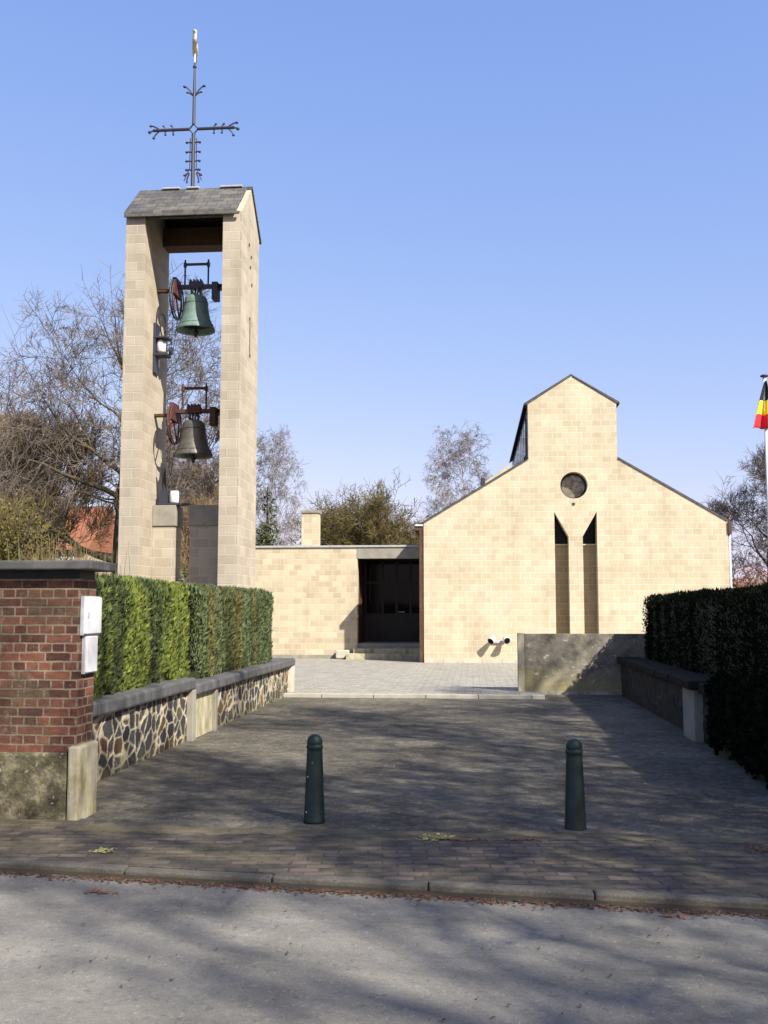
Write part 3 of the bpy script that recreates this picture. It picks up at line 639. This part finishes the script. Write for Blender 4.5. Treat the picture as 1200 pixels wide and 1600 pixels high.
for s in (-1, 1):
    k = MB()
    for d_ in (.45, .63):
        k2 = MB(); scroll(k2, CX + s * d_, 12.32, s * .35, 1, .13, .026); scroll(k2, CX + s * d_, 12.30, s * .35, -1, .13, .026); k2.build('arm_scroll', 'iron', t)
    scroll(k, CX + s * .78, 12.33, s * .9, .7, .26, .032); scroll(k, CX + s * .78, 12.29, s * .9, -.7, .24, .032); scroll(k, CX + s * .82, 12.31, s, .05, .25, .04)
    k.build('arm_scroll', 'iron', t)
    k = MB()
    for i, z in enumerate((12.05, 11.83, 11.62, 11.42)):
        scroll(k, CX + s * .03, z - .06, s, .35, .15, .033)
    k.tube([(CX + s * .07, CY, 12.1), (CX + s * .075, CY, 11.4), (CX + s * .2, CY, 11.12)], .010, 5); scroll(k, CX + s * .08, 11.30, s, -.2, .16, .03); scroll(k, CX + s * .08, 11.28, s * .55, -1, .24, .024)
    k.build('stem_scroll', 'iron', t)
    k = MB(); scroll(k, CX + s * .02, 13.10, s * .6, 1, .34, .034); scroll(k, CX + s * .02, 13.08, s * .8, .8, .2, .026); k.build('top_scroll', 'iron', t)
t2 = thing('weathercock', (CX, CY, 13.85), 'pale gilded weathercock seen end on at the tip of the cross', 'weathercock')
# body lies nearly along the line of sight
DY = Vector((-.22, .97, 0))
def cockp(a, z): return tuple(Vector((CX, CY, z)) + DY * a)
k = MB(); k.tube([cockp(-.26, 14.30), cockp(-.2, 14.27), cockp(-.05, 14.16), cockp(.12, 14.12), cockp(.25, 14.2)], [.03, .05, .07, .065, .03], 10); k.build('body', 'gilt', t2, smooth=True)
k = MB(); k.tube([cockp(-.20, 14.2), cockp(-.24, 14.38), cockp(-.28, 14.44), cockp(-.36, 14.42)], [.06, .045, .05, .008], 8); k.build('head', 'gilt', t2, smooth=True)
k = MB()
for i, z in enumerate((14.28, 14.36, 14.42)): k.tube([cockp(.18, 14.16), cockp(.34, z), cockp(.48 + .03 * i, z - .02), cockp(.54, z - .14)], [.03, .04, .035, .01], 6)
k.build('tail', 'gilt', t2, smooth=True)
k = MB(); k.tube([(CX, CY, 13.86), (CX, CY, 14.12)], .02, 6); k.build('spindle', 'gilt', t2)

# ------------------------------------------------------------------ church
FYc = 32.0; BYc = 52.0; LYc = 44.8
t = thing('church', (3.15, FYc, 0), 'pale block chapel with stepped gable, round window and two slit windows', 'church')
XL, XR, XA, XB = -1.50, 7.80, 1.79, 4.53; CXc = 3.16
EZc, SZ, LZ, AZ = 4.39, 6.37, 8.13, 9.0
GD = .55   # thickness of the gable wall
def church_front():
    bm = bmesh.new()
    out = [(XL, -.1), (XR, -.1), (XR, EZc), (XB, SZ), (XB, LZ), (CXc, AZ), (XA, LZ), (XA, SZ), (XL, EZc)]
    cz, rc, n = 5.55, .42, 40
    hole = [(CXc + .02 + rc * math.cos(2 * math.pi * i / n), cz + rc * math.sin(2 * math.pi * i / n)) for i in range(n)]
    n1 = [(2.56, .6), (2.99, .6), (2.99, 3.95), (2.56, 4.72)]
    n2 = [(3.42, .6), (3.86, .6), (3.86, 4.72), (3.42, 3.95)]
    me_edges = []
    def loop(pts, y):
        vs = [bm.verts.new((p[0], y, p[1])) for p in pts]
        return vs, [bm.edges.new((vs[i], vs[(i + 1) % len(vs)])) for i in range(len(vs))]
    allf = {}
    for y in (FYc, FYc + GD):
        es = []; vv = []
        for L in (out, hole, n1, n2):
            a, b = loop(L, y); es += b; vv.append(a)
        allf[y] = vv
        bmesh.ops.triangle_fill(bm, use_beauty=True, use_dissolve=False, edges=es)
    for a, b in zip(allf[FYc], allf[FYc + GD]):
        for i in range(len(a)):
            j = (i + 1) % len(a); bm.faces.new((a[i], a[j], b[j], b[i]))
    bmesh.ops.recalc_face_normals(bm, faces=bm.faces)
    bp = t.location
    for v in bm.verts: v.co -= bp
    me = bpy.data.meshes.new('front_wall'); bm.to_mesh(me); bm.free(); me.materials.append(M['church_block']); uvbox(me)
    o = bpy.data.objects.new('front_wall', me); col.objects.link(o); o.parent = t
    return o
fw = church_front()
Y1 = FYc + GD
k = MB(); k.box(XL, Y1 + .001, -.1, XL + .4, BYc, EZc - .05); k.box(XR - .4, Y1 + .001, -.1, XR, BYc, EZc - .05); k.box(XL + .4, BYc - .4, -.1, XR - .4, BYc, EZc - .05); k.build('side_wall', 'church_block', t)
# aisle roofs and lantern
k = MB()
for xe, xs, s in ((XL - .28, XA, 1), (XR + .12, XB, -1)):
    sl = (SZ - EZc) / (XA - XL)
    ze = SZ - sl * abs(xs - xe)
    k.prism([(xe, ze + .02), (xs - s * .002, SZ + .02), (xs - s * .002, SZ + .09), (xe, ze + .09)], FYc + .12, BYc + .2, 'y')
k.prism([(XA - .12, LZ - .02), (CXc, AZ + .03), (CXc, AZ + .10), (XA - .12, LZ + .05)], FYc + .12, LYc, 'y'); k.prism([(XB + .12, LZ - .02), (CXc + .001, AZ + .03), (CXc + .001, AZ + .10), (XB + .12, LZ + .05)], FYc + .12, LYc, 'y')
rf = k.build('roof', 'dark_clad', t)
k = MB(); k.box(XA + .003, Y1, SZ - .3, XA + .2, LYc - .1, LZ - .03); k.box(XB - .2, Y1, SZ - .3, XB - .003, LYc - .1, LZ - .03); k.prism([(XA + .2, SZ - .3), (XB - .2, SZ - .3), (XB - .2, LZ), (CXc, AZ), (XA + .2, LZ)], LYc - .3, LYc - .1, 'y'); ln = k.build('lantern_wall', 'dark_clad', t)
k = MB(); y = Y1 + .6
while y < LYc - 1: k.box(XA - .03, y, SZ + .35, XA + .002, y + .9, LZ - .25); y += 1.2
k.build('lantern_window', 'dark_glass', ln)
# verge trims on the gable edge
k = MB()
def verge(a, b):
    a, b = Vector(a), Vector(b); d = (b - a).normalized(); n = Vector((-d.y, d.x)) if d.x > 0 else Vector((d.y, -d.x))
    if n.y < 0: n = -n
    q = [a + n * .004, b + n * .004, b + n * .032, a + n * .032]; MB().prism([(p.x, p.y) for p in q], FYc - .03, FYc + .6, 'y').build('verge_trim', 'slate', rf)
verge((XL, EZc), (XA, SZ)); verge((XR, EZc), (XB, SZ)); verge((XA - .04, LZ - .02), (CXc - .03, AZ)); verge((XB + .04, LZ - .02), (CXc + .03, AZ))
# gutters and brown corner board
k = MB(); k.box(XL - .30, FYc + .02, EZc - .22, XL - .004, BYc, EZc - .06); k.box(XR + .004, FYc - .05, EZc - .38, XR + .12, BYc, EZc - .02); k.build('gutter', 'brown_wood', t, bevel=.01)
MB().box(XL - .26, FYc - .02, EZc - .08, XL - .02, FYc + .05, EZc - .03).build('gutter_end', 'white_paint', t)
MB().box(XL - .14, FYc + .03, -.1, XL - .003, FYc + .2, EZc - .22).build('corner_board', 'brown_wood', t)
MB().tube([(XR + .06, FYc + .1, -.1), (XR + .06, FYc + .1, EZc - .38)], .05, 10).build('downpipe', 'zinc', t, smooth=True)
k = MB(); x = XL
while x < XR - .1: k.box(x + .004, FYc - .03, -.1, min(x + .596, XR), FYc - .002, .19); x += .6
k.build('plinth', 'pale_concrete', t, bevel=.006)
# round window
rw = MB().lathe([(.415, 0), (.415, .06), (.36, .06), (.36, 0), (.415, 0)], (CXc + .02, FYc + .30, 5.55), 40, 'y').build('round_window', 'dark_wood', t)
MB().lathe([(0, 0), (.358, 0), (.358, .02), (0, .02)], (CXc + .02, FYc + .33, 5.55), 40, 'y').build('pane', 'round_glass', rw)
MB().box(CXc - .04, FYc - .02, 4.93, CXc + .04, FYc - .002, 5.0).build('anchor_plate', 'iron', t)
# slit windows: brick infill behind a dark sloping head
for x0, x1, zl, zr in ((2.56, 2.99, 4.72, 3.95), (3.42, 3.86, 3.95, 4.72)):
    MB().box(x0 + .001, FYc + .36, .6, x1 - .001, FYc + .52, 3.72).build('niche_infill', 'niche_shade_block', t)
    pts = [(x0 + .002, 3.72), (x1 - .002, 3.72), (x1 - .002, zr - .002), (x0 + .002, zl - .002)]
    MB().prism(pts, FYc + .48, FYc + .52, 'y').build('slit_window', 'dark_glass', t)
    MB().box(x0 + .002, FYc + .30, 3.70, x1 - .002, FYc + .475, 3.735).build('window_sill', 'church_block', t)
# low rear wing rising behind the left roof slope
MB().prism([(.58, 3), (1.75, 3), (1.75, 8.25), (.58, 7.42)], 46.0, 46.4, 'y').build('rear_gable', 'church_block', t)
MB().box(.42, 45.8, 6.5, .62, 45.995, 7.6).build('rear_vent', 'dark_clad', t)

# ------------------------------------------------------------------ annex with porch
AY = 34.45
t = thing('annex_building', (-4.7, AY, 0), 'low flat roofed annex of pale blocks joining tower and church', 'annex')
OL, OR, FZ, HZ, TZ = -3.86, XL - .15, .57, 3.42, 3.90
k = MB(); k.box(-7.7, AY, -.1, OL, AY + .35, 3.80); k.box(-7.7, AY + .35, -.1, -7.35, BYc - 6, 3.80); k.box(-7.7, BYc - 6, -.1, XL - .01, BYc - 5.65, 3.80); k.build('wall', 'annex_block', t)
MB().box(OL - .02, AY - .012, HZ, OR - .0, AY + .30, 3.80).build('lintel', 'concrete', t, bevel=.01)
rf = MB().box(-7.75, AY - .05, 3.802, OR, BYc - 5.6, 3.87).build('roof', 'lead', t, bevel=.01)
MB().box(-5.98, AY + 1.2, 3.87, -5.40, AY + 1.8, 5.10).build('chimney', 'annex_block', rf)
MB().box(-6.02, AY + 1.16, 5.102, -5.36, AY + 1.84, 5.19).build('chimney_cap', 'concrete', rf, bevel=.01)
PD = AY + 2.2
k = MB(); k.box(OL - .35, AY + .352, -.1, OL, PD, 3.42); k.build('porch_side_wall', 'brown_wood', t)
k = MB(); k.box(OL, AY + .31, 3.43, OR, PD + .3, 3.78); k.build('porch_ceiling', 'dark_wood', t)
MB().box(OL + .001, AY + .02, -.1, OR, PD + 1.0, FZ).build('porch_floor', 'concrete', t, bevel=.01)
k = MB()
zt = 3.43
for x in (OL, OL + .62, OL + 1.12, OL + 1.62, OR - .09): k.box(x + .003, PD, FZ, x + .087, PD + .1, zt)
k.box(OL + .09, PD + .01, FZ, OR - .1, PD + .09, FZ + 1.0); k.box(OL + .09, PD + .012, 2.62, OR - .1, PD + .088, 2.72)
dr = k.build('entrance_door', 'dark_wood', t)
k = MB(); k.box(OL + .05, PD + .04, FZ + 1.0, OR - .05, PD + .05, zt); k.build('glazing', 'dark_glass', dr)
MB().tube([(OL + 1.22, PD - .04, FZ + 1.05), (OL + 1.45, PD - .04, FZ + 1.05)], .02, 8).build('handle', 'zinc', dr)
k = MB(); k.box(OL + .003, AY + 1.0, FZ + .9, OL + .04, AY + 1.9, FZ + 2.0); k.build('notice_board', 'red_paint', t, bevel=.01)
MB().box(OL - .03, AY - .05, 1.44, OL + .03, AY - .002, 1.52).build('door_bell', 'pale_concrete', t)
k = MB()
k.box(OL - .12, AY - .36, -.1, OR + .12, AY - .002, .42)
s1 = MB().box(OL - .10, AY - .34, -.1, XL - .15, AY - .004, .415)
t3 = thing('entrance_steps', (-2.8, AY - .3, .1), 'two mossy stone steps leading up to the dark porch', 'steps')
s1.build('upper_step', 'corner_stone', t3, bevel=.015)
MB().box(OL - .30, AY - .70, -.1, XL - .15, AY - .345, .26).build('lower_step', 'corner_stone', t3, bevel=.015)
t4 = MB().box(-4.55, AY - .30, .08, -4.10, AY - .06, .36).build('stone_block', 'pale_concrete', bevel=.03); tag(t4, 'small pale stone block at the wall left of the steps', 'block')
k = MB()
for i in range(6): k.box(-7.7 + i * .63, AY - .03, -.1, -7.7 + i * .63 + .624, AY - .002, .19)
k.build('plinth', 'concrete', t, bevel=.005)

# spotlight on the facade
sx, sz = .66, .72
t = thing('spotlight', (sx, FYc, sz), 'white twin spotlight fixed low on the church front', 'spotlight')
MB().box(sx - .05, FYc - .06, sz - .05, sx + .30, FYc - .003, sz + .03).build('wall_bracket', 'zinc', t, bevel=.006)
for dx, dn in ((-.12, (-.35, -.5, -.35)), (.30, (.2, -.6, -.2))):
    o_ = Vector((sx + .06 + dx, FYc - .24, sz + .06)); dn = Vector(dn).normalized()
    pr = [(.02, -.17), (.05, -.15), (.075, -.06), (.105, .05), (.11, .10), (.10, .10)]
    pts = [tuple(o_ + dn * z) for r_, z in pr]
    k = MB(); k.tube(pts, [r_ for r_, z in pr], 16, False); k.tube([tuple(o_ - dn * .1), (o_.x, FYc - .05, sz)], .018, 6)
    lh = k.build('lamp_head', 'white_paint', t, smooth=True)
    k = MB(); k.tube([tuple(o_ + dn * .085), tuple(o_ + dn * .09)], [.10, .10], 16); k.build('lens', 'dark_glass', lh)

# ------------------------------------------------------------------ flagpole and flag
FPX, FPY = 10.75, 38.0
t = thing('flagpole', (FPX, FPY, 0), 'slim white flagpole standing behind the right hedge', 'flagpole')
MB().tube([(FPX, FPY, -.1), (FPX, FPY, 3), (FPX, FPY, 10.2)], [.09, .085, .06], 14).build('pole', 'white_paint', t, smooth=True)
MB().lathe([(0, 0), (.05, 0), (.14, .02), (.15, .05), (.12, .08), (0, .09)], (FPX, FPY, 10.2), 16).build('finial', 'iron', t, smooth=True)
m = MB(); NU, NV = 24, 18; vs = []
for i in range(NU + 1):
    u = i / NU
    for j in range(NV + 1):
        v = j / NV
        wid = .05 + .84 * u ** .85
        x = FPX + .02 - .02 * u + (v - .60) * wid
        z = 10.04 - 1.70 * u + (v - .5) * .43 * u * (1 - .2 * u) + .10 * math.sin(v * 6.0 + 1) * u
        y = FPY - .10 - .13 * math.sin(v * 9.5 + u * 1.2) * (.3 + .7 * u) - .05 * math.cos(v * 21) * u
        vs.append((x, y, z))
for i in range(NU):
    fs = [(i * (NV + 1) + j, i * (NV + 1) + j + 1, (i + 1) * (NV + 1) + j + 1, (i + 1) * (NV + 1) + j) for j in range(NV)]
    if i == 0: m.add(vs, [])
    m.f.extend(fs); m.mi.extend([0 if i < NU * .40 else (1 if i < NU * .68 else 2)] * NV)
fl = m.build('flag', ['flag_black', 'flag_yellow', 'flag_red'], smooth=True); md = fl.modifiers.new('cloth', 'SOLIDIFY'); md.thickness = .004
tag(fl, 'black, yellow and red flag drooping from the white flagpole', 'flag')

# ------------------------------------------------------------------ trees
def grow_tree(seed, height, spread, levels=6, trunk_r=.2, nchild=(7, 5, 4, 4, 3), up=.25, droop=0.0, fork=.35, twig_r=.006, ang=(35, 65), wiggle=.18, lenf=(.55, .62, .62, .62, .6), split=3, tr_frac=.85):
    rr = random.Random(seed); trunk = MB(); crown = MB()
    def branch(p, d, L, r, lv):
        n = (7, 6, 5, 4, 3, 2, 2)[lv]; pts = [p]; rad = [r]; dirs = [d]
        r_end = max(r * .16, twig_r * .8) if lv < levels - 1 else twig_r * .35
        for i in range(n):
            wv = Vector((rr.gauss(0, 1), rr.gauss(0, 1), rr.gauss(0, 1))) * wiggle * (.45 if lv == 0 else 1)
            g = up if lv > 0 else .25
            if lv >= 3: g = up - droop * (i + 1) / n
            d = (d + wv + Vector((0, 0, g * (.25 if lv else 1.0)))).normalized()
            p = p + d * (L / n); pts.append(p); dirs.append(d); rad.append(r + (r_end - r) * (i + 1) / n)
        (trunk if lv < split else crown).tube(pts, rad, (9, 7, 5, 4, 3, 3, 3)[lv], False)
        if 0 < lv < levels - 2: branch(p, d, L * .55, r_end, lv + 2 if lv + 2 < levels else lv + 1)
        if lv == 0:
            for q in range(3): branch(p, (d + Vector((math.cos(q * 2.1), math.sin(q * 2.1), .2)) * .6).normalized(), spread * .55, r_end, 2)
        if lv + 1 < levels:
            c = nchild[min(lv, len(nchild) - 1)]; c = max(1, int(c + rr.uniform(-.5, .9)))
            for q in range(c):
                f = fork + (1 - fork) * (q + rr.uniform(.1, .9)) / c
                x = f * n; i = min(int(x), n - 1); w_ = x - i
                bp = pts[i].lerp(pts[i + 1], w_); bd = dirs[i + 1]; br = rad[i] + (rad[i + 1] - rad[i]) * w_
                az = rr.uniform(0, 6.283) if lv else (q * 2.4 + rr.uniform(-.4, .4))
                a = R(rr.uniform(*ang)); o1 = bd.orthogonal().normalized(); o2 = bd.cross(o1)
                nd = (bd * math.cos(a) + (o1 * math.cos(az) + o2 * math.sin(az)) * math.sin(a)).normalized()
                ll = L * lenf[min(lv, len(lenf) - 1)] * rr.uniform(.75, 1.15) * (1.1 - .35 * f)
                if lv == 0: ll = spread * rr.uniform(.8, 1.2) * (1.15 - .5 * f)
                branch(bp, nd, ll, max(br * rr.uniform(.45, .62), twig_r), lv + 1)
    branch(Vector((0, 0, -.15)), Vector((rr.gauss(0, .03), rr.gauss(0, .03), 1)).normalized(), height * tr_frac, trunk_r, 0)
    return trunk, crown
def add_tree(name, loc, label, cat, tm, cm, group=None, leaves=None, **kw):
    tr, cr = grow_tree(**kw); t = thing(name, (0, 0, 0), label, cat, group)
    tr.raw('trunk', tm, t, smooth=True); c = cr.raw('crown', cm, t)
    t.location = loc
    return t
def foliage_cards(parent, mat, blobs, n, leaf, seed, name='foliage', aspect=.5):
    rr = random.Random(seed); m = MB(); b = base_of(parent)
    tot = sum(bl[3] * bl[4] * bl[5] for bl in blobs)
    for bx, by, bz, rx, ry, rz in blobs:
        for i in range(int(n * rx * ry * rz / tot)):
            u = Vector((rr.gauss(0, 1), rr.gauss(0, 1), rr.gauss(0, 1))).normalized(); rad = rr.random() ** .45
            wob = 1 + .35 * mnoise.noise((u.x * 2 + bx, u.y * 2 + by, u.z * 2 + bz))
            p = Vector((bx + u.x * rx * rad * wob, by + u.y * ry * rad * wob, bz + u.z * rz * rad * wob))
            if mnoise.noise((p.x * 1.3 + 9, p.y * 1.3, p.z * 1.3)) < -.16: continue
            d = Vector((rr.gauss(0, 1), rr.gauss(0, 1), rr.gauss(.3, 1))).normalized(); wv = d.orthogonal().normalized(); wv = (wv * math.cos(i) + d.cross(wv) * math.sin(i))
            L = leaf * rr.uniform(.6, 1.4)
            m.add([tuple(p), tuple(p + d * L * .5 + wv * L * aspect * .5), tuple(p + d * L), tuple(p + d * L * .5 - wv * L * aspect * .5)], [(0, 1, 2, 3)])
    for i in range(len(m.v)): pass
    o = m.raw(name, mat, None); o.parent = parent
    return o
BG = 'bare trees behind the church grounds'
big = add_tree('bare_tree', (-11.9, 34, 0), 'tall bare spreading tree rising left of the bell tower', 'tree', 'ivy_bark', 'twig_grey', BG, seed=25, height=12.0, spread=4.6, levels=6, trunk_r=.36, nchild=(12, 8, 6, 6, 5), up=.22, twig_r=.009, ang=(38, 70), fork=.26, wiggle=.12)
t = add_tree('bare_tree', (-12.1, 42, 0), 'bare greyish tree seen through the opening of the bell tower', 'tree', 'trunk_bark', 'twig_grey', BG, seed=22, height=10.0, spread=2.6, levels=6, trunk_r=.22, nchild=(11, 9, 7, 6, 4), up=.3, twig_r=.009, fork=.2)
red = add_tree('bare_tree', (-16.5, 38, 0), 'reddish brown bare tree behind the evergreen shrub', 'tree', 'trunk_bark', 'twig_red', BG, seed=23, height=8.2, spread=2.9, levels=6, trunk_r=.16, nchild=(13, 9, 7, 6, 4), up=.45, wiggle=.13, twig_r=.010, fork=.36, ang=(25, 55))
dup(red, (-21.8, 47, 0), 2.0, 1.0, 'reddish brown bare tree left of the red roofed house')
dup(red, (-19.6, 41, 0), 4.0, 1.12, 'reddish brown bare tree at the far left edge')
dup(red, (-12.2, 42.5, 0), 1.0, .85, 'lower reddish bare tree just left of the big trunk')
dup(red, (-9.2, 36, 0), 3.3, .62, 'small brown bare tree low behind the bell tower')
t = add_tree('bare_tree', (-15.6, 30, 0), 'slim bare tree cut off by the left picture edge', 'tree', 'trunk_bark', 'twig_grey', BG, seed=24, height=8.6, spread=2.6, levels=5, trunk_r=.12, nchild=(8, 5, 4, 3), up=.5, twig_r=.009, fork=.3)
# pale birches
birch = add_tree('birch_tree', (-.1, 66, 0), 'pale bare birch showing above the left slope of the church roof', 'tree', 'birch_bark', 'twig_birch', 'bare birches', seed=31, height=13.2, spread=2.9, levels=6, trunk_r=.14, nchild=(18, 8, 6, 4, 3), up=.30, droop=1.7, twig_r=.010, wiggle=.13, fork=.25, ang=(30, 60), tr_frac=.92)
dup(birch, (-10.0, 53, 0), 2.1, (.55, .55, .82), 'pale bare birch right beside the bell tower')
dup(birch, (-2.6, 70, 0), 4.0, .70, 'smaller bare birch left of the one over the church roof')
# olive-brown rounded tree over the annex
ol = add_tree('rounded_tree', (-5.2, 50, 0), 'rounded olive brown budding tree behind the flat roof', 'tree', 'trunk_bark', 'twig_olive', None, seed=43, height=6.4, spread=3.5, levels=6, trunk_r=.17, nchild=(17, 10, 8, 6, 4), up=.3, twig_r=.011, fork=.14, ang=(35, 75), tr_frac=.8)
foliage_cards(ol, 'olive_leaf', [(0, 0, 5.3, 2.3, 2.2, 2.2), (-2.2, .3, 4.4, 1.7, 1.6, 1.6), (2.0, 0, 4.8, 1.7, 1.6, 1.7), (.6, -.4, 3.6, 2.8, 1.6, 1.3)], 9000, .13, 3, 'buds', .4)
o2 = dup(ol, (-2.0, 54, 0), 2.2, (.8, .8, .86), 'olive brown budding tree partly hidden by the church eave')
dup(ol, (-9.2, 57, 0), 1.2, (.7, .7, .62), 'low olive brown tree behind the chimney')
# conifer right of the tower
t = thing('conifer_tree', (-9.1, 45, 0), 'dark green conifer peeking out right of the bell tower', 'tree')
MB().tube([(-9.1, 45, -.1), (-9.1, 45, 7.2)], [.14, .03], 8).raw('trunk', 'trunk_bark', t)
foliage_cards(t, 'conifer_leaf', [(0, 0, 1.5 + i * .75, 1.25 - i * .14, 1.25 - i * .14, .55) for i in range(8)], 7000, .2, 5, 'crown', .3)
# evergreen shrubs left
def shrub(name, loc, label, mat, blobs, n, leaf, seed, stems=9, sm='trunk_bark', cat='shrub'):
    t = thing(name, loc, label, cat); rr = random.Random(seed); k = MB()
    for i in range(stems):
        bl = rr.choice(blobs); k.tube([(loc[0] + rr.uniform(-.3, .3), loc[1] + rr.uniform(-.3, .3), -.1), (loc[0] + bl[0] * .6, loc[1] + bl[1] * .6, bl[2] * .6), (loc[0] + bl[0] + rr.uniform(-.4, .4), loc[1] + bl[1], bl[2] + bl[5] * .7)], [.05, .035, .012], 5)
    k.raw('stem', sm, t); foliage_cards(t, mat, blobs, n, leaf, seed, 'foliage', .45); return t
shrub('evergreen_shrub', (-9.75, 20.5, 0), 'tall loose olive green shrub above the brick wall', 'olive_leaf', [(0, 0, 1.8, .85, 1.0, 1.2), (.25, .2, 3.1, .6, .7, 1.0), (-.5, 0, 2.6, .9, .9, 1.0), (-.9, .1, 3.4, .6, .6, .8)], 9500, .085, 51, 14)
shrub('evergreen_shrub', (-11.6, 24, 0), 'dark green shrub at the left edge behind the brick wall', 'conifer_leaf', [(0, 0, 1.8, 1.4, 1.0, 1.4), (.8, 0, 3.0, 1.1, .9, 1.2), (-.6, 0, 3.4, 1.2, 1, 1.2)], 8000, .1, 52)
shrub('laurel_bush', (-10.6, 29.5, 0), 'low dark bush at the foot of the big bare tree', 'shrub_dark', [(0, 0, 1.2, 1.2, 1.0, 1.3), (-1.6, 0, 1.2, 1.2, 1, 1.2), (1.5, 0, 1.1, 1.2, 1, 1.2)], 6000, .11, 53)
shrub('laurel_bush', (-9.1, 30.2, 0), 'dark bush seen between the legs of the bell tower', 'conifer_leaf', [(0, 0, 1.4, 1.6, 1.0, 1.7), (-1.2, 0, 1.2, 1.2, 1, 1.4), (1.2, .3, 1.4, .8, 1, 1.2)], 7000, .11, 54)
# straw coloured reeds behind the brick wall
t = thing('reed_clump', (-7.0, 16, 0), 'straw coloured reeds and stems just behind the brick wall', 'reeds'); rr = random.Random(61); k = MB()
for i in range(150):
    x, y = -6.35 + rr.gauss(0, .5), 16 + rr.gauss(0, .6); h = rr.uniform(1.7, 3.0) - max(0, abs(x + 6.4) - .5) * .4; lx, ly = rr.gauss(0, .16), rr.gauss(0, .16)
    k.tube([(x, y, 0), (x + lx * .4, y + ly * .4, h * .6), (x + lx, y + ly, h)], [.012, .009, .003], 3, False)
k.raw('stem', 'reed_straw', t)
def bare_shrub(loc, label, tm, seed, h, sp, n=7):
    t = thing('bare_shrub', (0, 0, 0), label, 'shrub', 'bare shrubs behind the brick wall'); rr_ = random.Random(seed)
    st_, cr_ = MB(), MB()
    for i in range(n):
        a_, b_ = grow_tree(seed=seed * 50 + i, height=h * rr_.uniform(.7, 1.05), spread=sp, levels=4, trunk_r=.03, nchild=(9, 6, 5), up=.6, twig_r=.0055, ang=(18, 45), fork=.2, split=1, wiggle=.2)
        M4 = Matrix.Rotation(rr_.uniform(-.35, .35), 3, 'X') @ Matrix.Rotation(rr_.uniform(-.35, .35), 3, 'Y'); o_ = Vector((rr_.gauss(0, .35), rr_.gauss(0, .25), 0))
        for src, dst in ((a_, st_), (b_, cr_)): dst.add([tuple(M4 @ Vector(v) + o_) for v in src.v], src.f)
    st_.raw('stem', tm, t); cr_.raw('twigs', tm, t); t.location = loc; return t
bare_shrub((-7.4, 18, 0), 'bare tan twigged shrub just above the end of the brick wall', 'twig_red', 3, 2.8, .9, 9)
bare_shrub((-11.0, 22, 0), 'tall olive twigged shrub at the far left above the brick wall', 'twig_olive', 4, 5.0, 1.6, 9)
# right side: bare tree and russet beech hedge
rt = add_tree('bare_tree', (16.9, 60, 0), 'bare tree standing beyond the church, right of its gable', 'tree', 'trunk_bark', 'twig_grey', BG, seed=71, height=10.4, spread=3.6, levels=6, trunk_r=.24, nchild=(12, 9, 7, 6, 4), up=.3, twig_r=.012, fork=.2)
dup(rt, (21.5, 66, 0), 2.0, .8, 'bare tree at the right edge behind the flagpole')
shrub('beech_hedge', (14.6, 55, 0), 'russet brown beech bush between church and flagpole', 'beech_leaf', [(0, 0, 2.2, 1.3, 1.0, 2.0), (2.0, 0, 2.2, 1.4, 1, 1.8), (-1.2, 0, 2.0, 1.0, 1, 1.8)], 6000, .12, 72)
# red roofed house far left
t = thing('house', (-25.5, 70, 0), 'distant house with red tiled roof glimpsed through the left trees', 'house')
MB().box(-29.6, 66, -.1, -25.5, 74, 5.9).build('wall', 'house_brick', t)
k = MB(); k.prism([(65.6, 5.7), (70, 9.0), (74.4, 5.7)], -30, -25.3, 'x'); k.build('roof', 'roof_tile', t)
k = MB(); k.box(-27.3, 65.95, 4.2, -26.3, 65.99, 5.3); k.build('window', 'white_paint', t)
# far wood closing the horizon
rr = random.Random(81); k = MB()
for i in range(26000):
    a = rr.uniform(-.75, .75); dd = rr.uniform(85, 120); x = dd * math.sin(a); y = dd * math.cos(a)
    h = 3.0 + 2.2 * mnoise.noise((x * .06, y * .06, 1)); z = rr.random() * h; L = rr.uniform(.5, 1.3); d = Vector((rr.gauss(0, .5), rr.gauss(0, .5), 1)).normalized(); wv = Vector((math.cos(a), -math.sin(a), 0)) * .12
    p = Vector((x, y, z)); k.add([tuple(p - wv), tuple(p + wv), tuple(p + d * L)], [(0, 1, 2)])
o = k.raw('far_wood', 'twig_red'); tag(o, 'low brown wood far behind everything', 'wood', kind='stuff')
# trees along the street outside the picture: their bare crowns dapple road and driveway
st = add_tree('street_tree', (9.5, 1.5, 0), 'bare street tree right of the driveway, outside the picture', 'tree', 'trunk_bark', 'twig_grey', 'street trees', seed=91, height=13, spread=5.0, levels=6, trunk_r=.28, nchild=(11, 6, 5, 4, 3), up=.25, twig_r=.014, fork=.3, ang=(40, 75))
dup(st, (13.0, 6.0, 0), 2.4, 1.25)
dup(st, (13.5, -8.0, 0), 4.4, 1.35)
dup(st, (15.5, -2.5, 0), 2.0, 1.15)
dup(st, (12.0, 3.0, 0), 5.2, (1.0, 1.0, 1.2))
